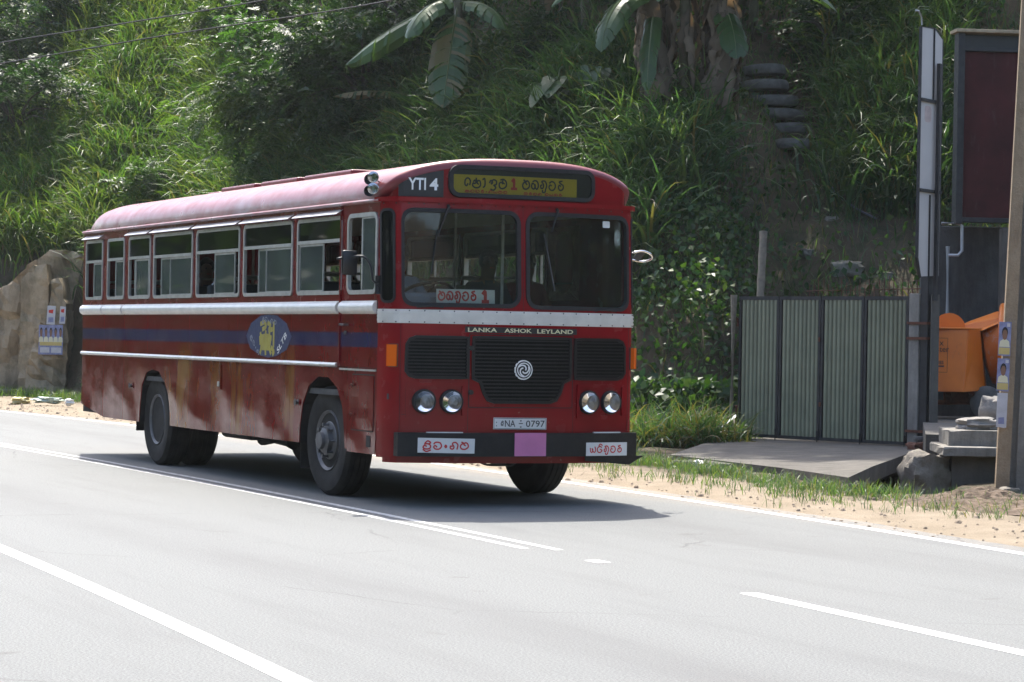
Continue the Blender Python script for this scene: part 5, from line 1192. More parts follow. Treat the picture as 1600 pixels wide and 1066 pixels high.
# black number panel and destination box on the dome
edge_pts = [(y, domez(y) - .012) for y in np.linspace(-1.13, -.745, 12)]
patch('number_panel', [(-1.13, 2.69), (-.745, 2.69)] + edge_pts[::-1], DM, M['black_paint'], bus, .0015, .003, .05)
text_part('number_lettering', 'YTI', -.985 + .01, 2.80, .105, DM, M['letter_white'], bus, .0065, .15, .02); text_part('number_lettering', '4', -.83, 2.80, .105, DM, M['letter_white'], bus, .0065, .075, .03)
dbp = rrect(-.685, .695, 2.715, 2.960, .075)
patch('destination_box', dbp, DM, M['black_paint'], bus, .0015, .004, .06)
ring('destination_bezel', dbp, .036, DM, M['rubber'], bus, 0, .034, .06)
brd = patch('destination_board', [(-.66, 2.73), (.53, 2.73), (.53, 2.895), (-.66, 2.895)], DM, M['sign_yellow'], bus, .006, .004, .06)
patch('destination_glass', rrect(-.68, .69, 2.72, 2.955, .07), DM, M['windscreen_glass'], bus, .026, .003, .06)
# ---- Sinhala lettering drawn as brush strokes
GLY = dict(
 e=[[(.55,.35),(.4,.15),(.15,.3),(.2,.75),(.55,.95),(.92,.7),(.85,.25)]],
 ka=[[(.15,.62),(.3,.75),(.42,.55),(.28,.4),(.1,.45),(.05,.2),(.3,.0),(.7,.0),(.97,.25),(.9,.65),(.68,.72),(.56,.5),(.72,.35)],[(.45,.95),(.5,.5)]],
 aa=[[(.1,.85),(.45,.95),(.55,.6),(.5,.2),(.2,.05)]],
 lla=[[(.1,.55),(.25,.8),(.45,.6),(.3,.4),(.5,.85),(.9,.75),(.9,.4),(.6,.3),(.85,.1),(.6,-.2),(.25,-.12)]],
 mba=[[(.5,.5),(.3,.65),(.08,.45),(.18,.08),(.55,.0),(.93,.25),(.92,.7),(.6,.95),(.25,.88)],[(.55,.95),(.5,.65),(.7,.5)]],
 ma=[[(.2,.98),(.4,.85),(.2,.68),(.05,.4),(.2,.05),(.6,.0),(.95,.3),(.88,.75),(.62,.9),(.45,.68),(.62,.5)]],
 ha=[[(.35,.6),(.15,.65),(.08,.25),(.35,.03),(.55,.3),(.5,.6),(.55,.25),(.8,.03),(.98,.4),(.85,.85),(.5,.97),(.25,.85)]],
 nu=[[(.3,.55),(.12,.42),(.2,.15),(.45,.22),(.5,.6),(.25,.9),(.7,.95),(.93,.5),(.8,.05),(.7,-.25),(.4,-.28),(.38,-.08)]],
 va=[[(.4,.5),(.2,.55),(.08,.3),(.3,.02),(.7,.03),(.95,.4),(.82,.82),(.45,.95),(.15,.78)]],
 ra=[[(.52,.5),(.3,.58),(.2,.28),(.45,.02),(.82,.18),(.85,.55),(.55,.75),(.3,.95),(.7,1.05)]],
 la=[[(.42,.32),(.25,.5),(.08,.3),(.3,.02),(.7,.03),(.94,.4),(.78,.88),(.3,.95),(.1,.72)]],
 ga=[[(.3,.4),(.1,.42),(.1,.12),(.35,.02),(.5,.3),(.32,.78),(.65,.95),(.94,.6),(.85,.02)]],
 am=[[(.5,.55),(.3,.4),(.5,.22),(.7,.4),(.5,.55)]],
 sri=[[(.45,.42),(.2,.5),(.1,.22),(.4,.02),(.82,.12),(.9,.5),(.6,.75),(.25,.7)],[(.3,.85),(.6,1.15),(.92,.9),(.7,.75)],[(.1,-.05),(.45,-.32),(.9,-.12)]],
 ya=[[(.05,.65),(.1,.15),(.35,.03),(.5,.35),(.35,.62),(.5,.2),(.8,.03),(.97,.4),(.85,.85)]],
 ti=[[(.85,.78),(.5,.92),(.1,.6),(.2,.1),(.6,.0),(.92,.3),(.6,.46)],[(.35,1.0),(.6,1.28),(.95,1.08)]],
 n1=[[(.3,.8),(.5,.98),(.5,.05)],[(.25,.02),(.78,.02)]])
def sinhala(name, seq, x0, x1, z0, h, fm, mat, parent, off, w):
    wid = {'e': .8, 'aa': .6, 'am': .5, ' ': .45, 'n1': .7}; tot = sum(wid.get(s, 1.) for s in seq) + .18*(len(seq)-1); k = (x1-x0)/tot; x = x0; bm = bmesh.new()
    for s in seq:
        cw = wid.get(s, 1.) * k
        if s != ' ': strokes(bm, [[(x + p[0]*cw, z0 + p[1]*h) for p in ln] for ln in GLY[s]], fm, w * (1.7 if s == 'n1' else 1), off)
        x += cw + .18*k
    return obj(name, bm, mat, parent, recalc=False)
sinhala('board_lettering', ['e', 'ka', 'aa', 'lla', 'mba'], -.565, -.165, 2.785, .085, DM, M['sign_ink'], brd, .0112, .014)
sinhala('board_lettering', ['n1'], -.135, -.055, 2.785, .085, DM, M['sign_red'], brd, .0112, .014)
sinhala('board_lettering', ['ma', 'ha', 'nu', 'va', 'ra'], -.015, .40, 2.790, .08, DM, M['sign_ink'], brd, .0112, .014)
sinhala('board_lettering', ['ka', 'va', 'la', 'ra', 'am', 'ga', 'ya', 'ma', 'va'], -.555, -.16, 2.742, .022, DM, M['sign_red'], brd, .0112, .007)
sinhala('board_lettering', ['ma', 'ra', 'va', 'ga', ' ', 'la', 'ya', 'ha', 'ra'], .0, .38, 2.740, .020, DM, M['sign_red'], brd, .0112, .007)
# sign behind the windscreen
wsb = patch('window_sign', [(-.79, 1.775), (-.245, 1.775), (-.245, 1.895), (-.79, 1.895)], lambda a, b, o_: FM(a, b, o_ - .075), M['sign_white'], bus, 0, .004, .1)
sinhala('sign_lettering', ['ma', 'ha', 'nu', 'va', 'ra'], -.775, -.42, 1.80, .075, lambda a, b, o_: FM(a, b, o_ - .075), M['sign_red'], wsb, .0052, .016)
sinhala('sign_lettering', ['n1'], -.385, -.29, 1.79, .09, lambda a, b, o_: FM(a, b, o_ - .075), M['sign_red'], wsb, .0052, .018)
patch('sticker', rrect(.83, .91, 2.48, 2.54, .01), lambda a, b, o_: FM(a, b, o_ - .019), M['sign_white'], bus, 0, .001)
# ---- grilles
def grille(name, outline, n, zr):
    g_ = patch(name, outline, FM, M['grille_black'], bus, .001, .003, .06)
    ring('grille_rim', outline, .026, FM, M['slat_black'], g_, 0, .018, .06)
    for k in range(n):
        z = zr[0] + (zr[1]-zr[0]) * (k + .5)/n
        xs_ = []                                          # slat ends where the outline crosses this height
        for i in range(len(outline)):
            p, q = outline[i], outline[(i+1) % len(outline)]
            if (p[1] - z) * (q[1] - z) < 0: xs_.append(p[0] + (q[0]-p[0]) * (z - p[1]) / (q[1]-p[1]))
        a, b = min(xs_), max(xs_); patch('grille_slat', [(a, z - .006), (b, z - .006), (b, z + .006), (a, z + .006)], FM, M['slat_black'], g_, .004, .012, .1)
    return g_
grille('side_grille', [(-.52, 1.125), (-.52, 1.475)] + [(-.98, 1.475), (-1.03, 1.455), (-1.055, 1.41), (-1.06, 1.18), (-1.03, 1.14), (-.98, 1.125)], 11, (1.14, 1.46))
grille('side_grille', [(.52, 1.125), (.98, 1.125), (1.03, 1.14), (1.06, 1.18), (1.055, 1.41), (1.03, 1.455), (.98, 1.475), (.52, 1.475)], 11, (1.14, 1.46))
cg = grille('centre_grille', [(-.47, 1.48), (-.47, 1.12), (-.40, 1.09), (-.37, 1.0), (-.33, .935), (-.27, .915), (.27, .915), (.33, .935), (.37, 1.0), (.40, 1.09), (.47, 1.12), (.47, 1.48)], 17, (.93, 1.47))
ring('grille_door_seam', rrect(-.505, .50, .868, 1.508, .012), .008, FM, M['under'], bus, .0004, .0014, .08)
for z in (1.385, 1.0):
    bm = bmesh.new(); c_ = Vector(FM(-.49, z)); tube(bm, [c_, c_ + Vector((.022, 0, 0))], .022, 14); obj('door_lock', bm, M['black_paint'], bus, True, 40)
# emblem: white ring with three swirling arcs
bm = bmesh.new(); c_ = Vector(FM(0, 1.2)); tube(bm, [c_ + Vector((.012, 0, 0)), c_ + Vector((.026, 0, 0))], .086, 36); em = obj('emblem', bm, M['letter_white'], bus, True, 40)
EM = lambda a, b, o_: (c_.x + .0264 + o_, a, 1.2 + b)
bm = bmesh.new()
tube(bm, [c_ + Vector((.0262, 0, 0)), c_ + Vector((.0275, 0, 0))], .076, 36); obj('emblem_face', bm, M['black_paint'], em)
bm = bmesh.new()
for r0, r1, a0, a1 in ((.060, .062, 0, 360),): strokes(bm, [[(r0*math.cos(R(a)), r0*math.sin(R(a))) for a in range(a0, a1 + 1, 12)]], EM, .009, .002, raw=True)
for k in range(3):
    strokes(bm, [[((.018 + .036*t_) * math.cos(R(120*k + 150*t_)), (.018 + .036*t_) * math.sin(R(120*k + 150*t_))) for t_ in np.linspace(0, 1, 12)]], EM, .012, .002, raw=True)
obj('emblem_swirl', bm, M['letter_white'], em, recalc=False)
text_part('emblem_letter', 'L', 0, 1.2, .022, lambda a, b, o_: (c_.x + .0285 + o_, a, b), M['chrome'], em)
lp = patch('name_plate', [(-.548, 1.521), (.535, 1.515), (.535, 1.566), (-.548, 1.572)], FM, M['black_paint'], bus, .001, .003, .08)
text_part('name_lettering', 'LANKA', -.388, 1.5445, .036, FM, M['letter_cream'], lp, .0055, .27, .02); text_part('name_lettering', 'ASHOK', -.050, 1.543, .036, FM, M['letter_cream'], lp, .0055, .265, .02); text_part('name_lettering', 'LEYLAND', .315, 1.541, .036, FM, M['letter_cream'], lp, .0055, .36, .02)
# ---- headlights in square recess frames, indicators
for s in (-1, 1):
    y0, y1 = sorted((s*.555, s*1.045)); ring('lamp_surround', [(y0, .785), (y1, .785), (y1, 1.065), (y0, 1.065)], .03, FM, M['paint_front'], bus, -.002, .020, .06)
    for k, yc in enumerate((s*.665, s*.905)):
        p = Vector(FM(yc, .918)); nrm_ = Vector((1, .12*s*abs(yc), 0)).normalized(); Mx = Matrix.Translation(p) @ nrm_.to_track_quat('X', 'Z').to_matrix().to_4x4()
        bm = bmesh.new(); lathe(bm, [(.104, -.01), (.106, .03), (.100, .043), (.090, .044), (.087, .03)], 32, 'x', Mx); hl = obj('headlight', bm, M['rubber'], bus, True, 40)
        bm = bmesh.new(); lathe(bm, [(.087, .043), (.070, .036), (.045, .031), (.022, .029), (.018, .036), (.004, .038)], 28, 'x', Mx); obj('reflector', bm, M['reflector'], hl, True)
        bm = bmesh.new(); lathe(bm, [(.089, .044), (.088, .047), (.06, .056), (.03, .061), (.004, .062)], 28, 'x', Mx); obj('lens', bm, M['lamp_glass'], hl, True)
    q = [(s*1.145, 1.212), (s*1.235, 1.212), (s*1.235, 1.412), (s*1.145, 1.412)]
    if s < 0: q = q[::-1]
    ib = patch('indicator_base', q, FM, M['steel_dark'], bus, .0, .012, .05); patch('indicator_lens', [(s*(1.19 + .04*a_), 1.312 + .094*b_) for a_, b_ in ((-1, -1), (1, -1), (1, 1), (-1, 1))], FM, M['indicator'], ib, .012, .035, .03)
for pts_ in ([(-.512, .65), (-.508, .65), (-.508, .87), (-.512, .87)], [(.508, .65), (.512, .65), (.512, .87), (.508, .87)], [(-1.10, .80), (-1.06, .80), (-1.06, .804), (-1.10, .804)], [(-1.122, .66), (-1.117, .66), (-1.117, 1.59), (-1.122, 1.59)], [(1.117, .66), (1.122, .66), (1.122, 1.59), (1.117, 1.59)], [(-.002, 1.72), (.002, 1.72), (.002, 2.64), (-.002, 2.64)]):
    patch('panel_seam', pts_, FM, M['under'], bus, .0004, .0008)
bm = bmesh.new()
for a_ in [-1.3 + .13*k for k in range(21)]:
    for z_ in (1.603, 1.701, 2.630):
        t2 = bmesh.new(); bmesh.ops.create_icosphere(t2, subdivisions=1, radius=.007); merge(bm, t2, Matrix.Translation(FM(a_, z_, .011 if z_ < 2 else .001)))
o = obj('rivets', bm, M['steel_dark'], bus); o['kind'] = 'stuff'
# number plate
npl = patch('number_plate', [(-.275, .680), (.238, .676), (.240, .778), (-.272, .782)], FM, M['sign_white'], bus, .006, .004, .1)
ring('plate_border', [(-.268, .685), (.232, .681), (.233, .772), (-.266, .776)], .005, FM, M['sign_ink'], npl, .0102, .0108, .1)
text_part('plate_lettering', 'NA', -.115, .73, .058, FM, M['sign_ink'], npl, .0115, .10, .01); text_part('plate_lettering', '0797', .130, .728, .058, FM, M['sign_ink'], npl, .0115, .185, .01); text_part('plate_lettering', '-', -.012, .73, .008, FM, M['sign_ink'], npl, .0115, .04)
sinhala('plate_lettering', ['sri'], -.205, -.178, .72, .028, FM, M['sign_ink'], npl, .0115, .006); sinhala('plate_lettering', ['am'], -.03, .005, .742, .03, FM, M['sign_ink'], npl, .0115, .005); sinhala('plate_lettering', ['am'], -.03, .005, .688, .03, FM, M['sign_ink'], npl, .0115, .005)
text_part('plate_lettering', ':', -.245, .725, .04, FM, M['sign_ink'], npl, .0115)
# ---- bumper
def BM(a, b, off=0.):
    x = 1.865 - .10 * (abs(a)/1.12)**2.6; return (x + off, a, b)
bp = patch('bumper', [(-1.155, .444), (1.165, .440), (1.165, .646), (-1.155, .648)], BM, M['bumper_black'], bus, -.09, .09, .08)
l1 = patch('bumper_sign', [(-.985, .478), (-.475, .470), (-.472, .598), (-.983, .606)], BM, M['sign_white'], bp, .002, .003, .1); sinhala('bumper_lettering', ['sri', 'la', 'am', 'ga', 'ma'], -.945, -.53, .508, .062, BM, M['sign_red'], l1, .006, .013)
l2 = patch('bumper_sign', [(.615, .445), (1.055, .445), (1.055, .563), (.615, .563)], BM, M['sign_white'], bp, .002, .003, .1); sinhala('bumper_lettering', ['ya', 'ti', 'nu', 'va', 'ra'], .655, 1.00, .475, .058, BM, M['sign_red'], l2, .006, .011)
patch('pink_sticker', [(-.095, .446), (.210, .446), (.210, .650), (-.095, .650)], BM, M['pink'], bp, .002, .003, .1)
for a, b in ((-.9, -.58), (.70, .985)): patch('bumper_trim', [(a, .646), (b, .646), (b, .656), (a, .656)], BM, M['sign_white'], bp, -.03, .028, .1)
patch('valance', [(-1.30, .385), (1.2, .375), (1.2, .425), (-1.30, .425)], lambda a, b, o_: FM(a, b, o_ - .02), M['paint_front'], bus, 0, .012, .08)
patch('torn_valance', [(.62, .40), (1.10, .36), (1.18, .40), (1.28, .44), (.62, .44)], lambda a, b, o_: BM(a, b, o_ - .03), M['bumper_black'], bus, 0, .012, .1)
# ---- SLTB diamond on the side
dm = [(-2.06, 1.455), (-1.93, 1.33), (-1.62, 1.262), (-1.40, 1.245), (-1.18, 1.262), (-.88, 1.33), (-.75, 1.455), (-.90, 1.58), (-1.16, 1.655), (-1.40, 1.664), (-1.64, 1.655), (-1.92, 1.58)]
lg = patch('side_emblem', dm, SD, M['logo_blue'], bus, .0012, .0012, .12, .12)
bm = bmesh.new(); S_ = lambda pts: [(-1.42 + p[0]*.30, 1.445 + p[1]*.17) for p in pts]
strokes(bm, [S_(l_) for l_ in ([(-.7, .75), (-.3, .85), (-.2, .6), (-.5, .45)], [(0, .8), (.25, .7), (.1, .4), (.4, .45)], [(-.7, .2), (-.6, -.4), (-.7, -.9)], [(-.2, .3), (-.25, -.3), (-.2, -.95)], [(.15, .2), (.1, -.4), (.3, -.9)], [(.55, .8), (.55, .2), (.55, -.5)], [(.35, -.6), (.6, -.8), (.5, -.95)])], SD, .045, .0032)
strokes(bm, [S_([(-.75, -.1), (-.2, .05), (.3, -.05)]), S_([(-.7, .05), (0, -.2), (.25, -.3)]), S_([(-.72, -.3), (.0, -.35)]), S_([(-.5, -.6), (.2, -.6)])], SD, .055, .0034); obj('emblem_figure', bm, M['logo_yellow'], lg, recalc=False)
def rot(cx, cz, ang): return lambda a, b, o_: SD(cx + (a-cx)*math.cos(ang) - (b-cz)*math.sin(ang), cz + (a-cx)*math.sin(ang) + (b-cz)*math.cos(ang), o_)
text_part('emblem_lettering', 'SLTB', -1.02, 1.395, .062, rot(-1.02, 1.395, .62), M['letter_white'], lg, .0036, .30, .01)
for (a, b, an, sq) in ((-1.52, 1.615, .1, ['sri', 'la']), (-1.30, 1.60, -.1, ['am', 'ga', 'ma']), (-1.80, 1.37, -.6, ['sri', 'la', 'am', 'ga'])):
    sinhala('emblem_lettering', sq, a - .04*len(sq), a + .04*len(sq), b - .02, .04, rot(a, b, an), M['letter_grey'], lg, .0036, .010)
# small side details: fuel flap, door seam handle, lock plates, side marker
fl = patch('fuel_flap', rrect(.845, 1.355, .645, 1.125, .012), SD, M['paint_side'], bus, .001, .006, .1, .1)
ring('flap_seam', rrect(.838, 1.362, .638, 1.132, .012), .010, SD, M['under'], fl, .0003, .0012, .1)
for z in (.78, 1.04):
    bm = bmesh.new(); tube(bm, [(.84, -1.232, z), (.90, -1.232, z)], .013, 8); obj('flap_hinge', bm, M['rust'], fl)
patch('step_slot', [(1.20, .50), (1.30, .50), (1.30, .60), (1.20, .60)], SD, M['under'], bus, .001, .002)
patch('door_seam', [(.505, 1.23), (.527, 1.23), (.527, 2.64), (.505, 2.64)], SM, M['paint_upper'], bus, .001, .014)
patch('sill_strip', [(.53, 1.165), (1.40, 1.165), (1.40, 1.182), (.53, 1.182)], SD, M['alu_frame'], bus, .001, .010, .1)
bm = bmesh.new(); tube(bm, [(.62, -1.225, 1.575), (.62, -1.265, 1.575), (.72, -1.265, 1.57), (.72, -1.225, 1.57)], .011, 7); tube(bm, [(.66, -1.222, 1.50), (.66, -1.235, 1.50)], .02, 10); obj('door_handle', bm, M['steel_dark'], bus, True, 40)
for x, z0, z1 in ((-2.87, .90, 1.15),):
    patch('latch_plate', [(x - .05, z0), (x + .05, z0), (x + .05, z1), (x - .05, z1)], SD, M['paint_side'], bus, .001, .012, .1, .1); patch('latch', rrect(x - .03, x + .03, z0 + .03, z0 + .08, .008), SD, M['alu_frame'], bus, .013, .006)
for x, z in ((-6.02, .86), (-1.9 + 1.33, .84)):
    bm = bmesh.new(); tube(bm, [(x, -1.215, z), (x, -1.245, z)], .035, 12); obj('side_marker', bm, M['steel_dark'], bus, True, 40)
# ---- air horns, mirrors, wipers
for x, z in ((1.36, 2.845), (1.36, 2.745)):
    h_ = None
    for k, dx in enumerate((-.14, .02)):
        bm = bmesh.new(); Mx = Matrix.Translation((x + dx - .06*k*0, -1.235 - .03*k, z + .012*k)) @ Matrix.Rotation(R(-28), 4, 'Z')
        lathe(bm, [(.010, -.17), (.013, -.10), (.018, -.03), (.028, .02), (.050, .055), (.048, .056), (.02, .01)], 16, 'x', Mx); obj('horn', bm, M['chrome'] if k else M['steel_dark'], bus, True, 50)
    bm = bmesh.new(); tube(bm, [(x - .12, -1.15, z - .02), (x - .02, -1.24, z - .005), (x + .02, -1.27, z)], .010, 6); obj('horn_bracket', bm, M['steel_dark'], bus)
bm = bmesh.new(); box(bm, -.03, .02, -.10, .10, -.14, .14, .03); mr = obj('mirror', bm, M['black_paint'], bus, True, 40); mr.location = (1.36, -1.47, 2.11); mr.rotation_euler.z = R(12); mr.scale = (.8, .78, .78)
bm = bmesh.new(); box(bm, -.034, -.031, -.085, .085, -.12, .12); mg = obj('mirror_glass', bm, M['chrome'], mr)
bm = bmesh.new(); tube(bm, catmull([(1.46, -1.24, 1.93), (1.46, -1.29, 1.96), (1.45, -1.31, 2.08), (1.42, -1.36, 2.16), (1.36, -1.45, 2.16), (1.34, -1.58, 2.14)], 5), .011, 7); obj('mirror_arm', bm, M['black_paint'], bus, True)
bm = bmesh.new(); tube(bm, [(1.45, -1.235, 1.84), (1.45, -1.235, 2.0)], .03, 8); obj('mirror_bracket', bm, M['rubber'], bus)
bm = bmesh.new(); tube(bm, catmull([(1.50, 1.22, 2.27), (1.52, 1.32, 2.29), (1.50, 1.42, 2.26), (1.44, 1.45, 2.22), (1.38, 1.38, 2.20), (1.42, 1.22, 2.22)], 5), .010, 7); obj('mirror_arm', bm, M['chrome'], bus, True)
bm = bmesh.new(); box(bm, -.01, .01, -.05, .05, -.035, .035, .008); o = obj('mirror', bm, M['steel_dark'], bus); o.location = (1.47, 1.31, 2.25); o.rotation_euler = (R(60), R(25), 0)
WMp = lambda a, b, h: Vector(FM(a, b, h))
def wiper(piv, tip, b0, b1, mat2='rubber', hang=.03):
    bm = bmesh.new(); tube(bm, [WMp(*piv, .01), WMp(*piv, .035), WMp(*tip, .02)], [.016, .013, .006], 6); w = obj('wiper_arm', bm, M['black_paint'], bus)
    bm = bmesh.new(); tube(bm, [WMp(*b0, .012), WMp((b0[0]+b1[0])/2, (b0[1]+b1[1])/2, .012), WMp(*b1, .012)], .008, 5); obj('wiper_blade', bm, M[mat2], w)
wiper((-.70, 2.615), (-.80, 2.35), (-.80, 2.40), (-.855, 2.02)); wiper((.33, 2.62), (.27, 2.42), (.20, 2.40), (.30, 1.90), 'steel_dark')
for a0, a1 in ((-.75, -.98), (.72, .95)):
    bm = bmesh.new(); tube(bm, [WMp(a0, 1.735, .015), WMp((a0+a1)/2, 1.742, .03), WMp(a1, 1.736, .02)], .010, 6); obj('wiper_arm', bm, M['rubber'], bus)
# ---- wheels
def wheel(x, y, kind, dual_in=False):
    sgn_ = -1 if y < 0 else 1; root = empty('wheel', (x, y, .505)); root.parent = bus
    bm = bmesh.new(); w = .135
    lathe(bm, [(.27, -w*.75), (.30, -w*.9), (.40, -w*1.02), (.465, -w*.98), (.495, -w*.80), (.505, -w*.72), (.505, -w*.45), (.492, -w*.44), (.492, -w*.36), (.507, -w*.35), (.507, -w*.05), (.493, -w*.04), (.493, w*.04), (.507, w*.05), (.507, w*.35), (.492, w*.36), (.492, w*.44), (.505, w*.45), (.505, w*.72), (.495, w*.80), (.465, w*.98), (.40, w*1.02), (.30, w*.9), (.27, w*.75)], 48, 'y')
    obj('tyre', bm, M['tyre'], root, True, 32)
    if dual_in: return root
    bm = bmesh.new(); o_ = sgn_
    if kind == 'front':
        lathe(bm, [(.285, o_*.10), (.275, o_*.125), (.255, o_*.11), (.235, o_*.06), (.20, o_*.07), (.17, o_*.11), (.125, o_*.12), (.115, o_*.16), (.08, o_*.175), (.075, o_*.21), (.02, o_*.215)], 36, 'y'); rm = obj('rim', bm, M['hub_grey'], root, True, 40)
        for k in range(8):
            a = 2*math.pi*k/8; bm = bmesh.new(); c0 = Vector((.145*math.cos(a), o_*.11, .145*math.sin(a))); tube(bm, [c0, c0 + Vector((0, o_*.065, 0))], .019, 6); obj('wheel_nut', bm, M['hub_grey'], rm)
            bm = bmesh.new(); c0 = Vector((.215*math.cos(a + .39), o_*.066, .215*math.sin(a + .39))); tube(bm, [c0, c0 + Vector((0, o_*.004, 0))], .022, 10); obj('hand_hole', bm, M['under'], rm)
    else:
        lathe(bm, [(.285, o_*.10), (.275, o_*.125), (.255, o_*.11), (.235, o_*.02), (.215, -o_*.06), (.13, -o_*.07), (.125, o_*.02), (.09, o_*.04), (.02, o_*.045)], 36, 'y'); rm = obj('rim', bm, M['hub_grey'], root, True, 40)
        for k in range(8):
            a = 2*math.pi*k/8; bm = bmesh.new(); c0 = Vector((.165*math.cos(a), -o_*.07, .165*math.sin(a))); tube(bm, [c0, c0 + Vector((0, o_*.05, 0))], .017, 6); obj('wheel_nut', bm, M['hub_grey'], rm)
    return root
for y in (-1.015, 1.0): wheel(.02, y, 'front').rotation_euler.z = R(2)
for y, d_ in ((-1.02, False), (-.70, True), (.70, True), (1.02, False)): wheel(-5.27, y, 'rear', d_)
# ---- chassis
bm = bmesh.new(); box(bm, -8.0, 1.6, -1.19, 1.19, .93, .98); obj('floor_pan', bm, M['bus_floor'], bus)
for y in (-.45, .45):
    bm = bmesh.new(); box(bm, -7.8, 1.7, y - .05, y + .05, .52, .78); obj('chassis_rail', bm, M['under'], bus)
bm = bmesh.new(); tube(bm, [(-5.27, -.9, .5), (-5.27, .9, .5)], .09, 12); tube(bm, [(-5.27, -.2, .5), (-5.27, .2, .5)], .2, 14); obj('rear_axle', bm, M['under'], bus)
bm = bmesh.new(); tube(bm, [(.02, -.95, .48), (.02, .95, .48)], .07, 10); obj('front_axle', bm, M['under'], bus)
bm = bmesh.new(); box(bm, .6, 1.4, -.35, .35, .40, .9, .05); obj('engine_sump', bm, M['under'], bus)
bm = bmesh.new(); box(bm, -2.9, -1.8, .5, 1.1, .42, .80, .05); obj('fuel_tank', bm, M['under'], bus)
bm = bmesh.new(); box(bm, -3.2, -2.3, -1.1, -.7, .40, .8, .05); tube(bm, [(-1.8, -.8, .40), (-2.7, -.8, .40)], .07, 10); obj('air_tank', bm, M['under'], bus)
bm = bmesh.new(); tube(bm, [(.5, .2, .45), (-2, .25, .45), (-4.5, .25, .5)], .04, 8); obj('drive_shaft', bm, M['under'], bus)
for x, y in ((-.62, -1.16), (-.62, .82), (-6.0, -1.16), (-6.0, .6)):
    bm = bmesh.new(); box(bm, x - .006, x + .006, y, y + .36 + (.2 if x < -2 else 0), .22 if x > -2 else .35, .75); obj('mudflap', bm, M['rubber'], bus)
bm = bmesh.new(); tube(bm, catmull([(1.62, -.35, .40), (1.64, -.25, .36), (1.63, -.12, .37), (1.62, -.02, .35), (1.6, .08, .40)], 4), .010, 5); tube(bm, [(1.64, -.2, .40), (1.63, .02, .37)], .012, 5); obj('tow_chain', bm, M['steel_dark'], bus)
# ---- interior
for i, x in enumerate(np.arange(-7.4, .1, .80)):
    for y0, y1 in ((-1.12, -.30), (.30, 1.12)):
        bm = bmesh.new(); box(bm, x - .22, x + .22, y0, y1, 1.32, 1.42, .03); st_ = obj('seat', bm, M['seat_vinyl'], bus)
        bm = bmesh.new(); box(bm, x - .27, x - .19, y0, y1, 1.40, 1.98, .03); obj('backrest', bm, M['seat_vinyl'], st_)
        bm = bmesh.new(); tube(bm, [(x - .24, y0 + .05, 1.97), (x - .24, y0 + .10, 2.06), (x - .24, y1 - .10, 2.06), (x - .24, y1 - .05, 1.97)], .014, 6); obj('grab_rail', bm, M['alu_frame'], st_)
        bm = bmesh.new(); box(bm, x - .2, x - .15, (y0+y1)/2 - .03, (y0+y1)/2 + .03, .98, 1.33); box(bm, x + .1, x + .15, (y0+y1)/2 - .03, (y0+y1)/2 + .03, .98, 1.33); obj('seat_leg', bm, M['steel_dark'], st_)
bm = bmesh.new(); box(bm, .25, .75, -.90, -.42, 1.35, 1.46, .03); st_ = obj('driver_seat', bm, M['seat_vinyl'], bus)
bm = bmesh.new(); box(bm, .20, .28, -.90, -.42, 1.44, 2.0, .03); obj('backrest', bm, M['seat_vinyl'], st_)
bm = bmesh.new(); box(bm, 1.28, 1.60, -1.10, 1.08, 1.0, 1.70, .04); ds = obj('dashboard', bm, M['steel_dark'], bus)
bm = bmesh.new(); box(bm, 1.30, 1.56, -1.10, -.62, 1.70, 1.865, .04); obj('instrument_cowl', bm, M['dash_grey'], ds)
bm = bmesh.new(); Mx = Matrix.Translation((1.10, -.64, 1.84)) @ Matrix.Rotation(R(-28), 4, 'Y')
tube(bm, [Mx @ Vector((.25*math.cos(a), .25*math.sin(a), 0)) for a in np.linspace(0, 2*math.pi, 33)[:-1]], .016, 8, closed=True)
for k in range(3): tube(bm, [Mx @ Vector((0, 0, 0)), Mx @ Vector((.25*math.cos(2.1*k), .25*math.sin(2.1*k), 0))], .012, 6)
tube(bm, [Mx @ Vector((0, 0, 0)), (1.35, -.64, 1.45)], .025, 8); obj('steering_wheel', bm, M['black_paint'], bus, True)
for x, y in ((.95, .18), (-.35, .28), (-2.4, .28), (-4.6, -.28)):
    bm = bmesh.new(); tube(bm, [(x, y, .98), (x, y, 2.92)], .016, 8); obj('stanchion', bm, M['alu_frame'], bus)
for y in (-.45, .45):
    bm = bmesh.new(); tube(bm, [(-7.5, y, 2.72), (1.0, y, 2.72)], .014, 6); obj('hand_rail', bm, M['alu_frame'], bus)
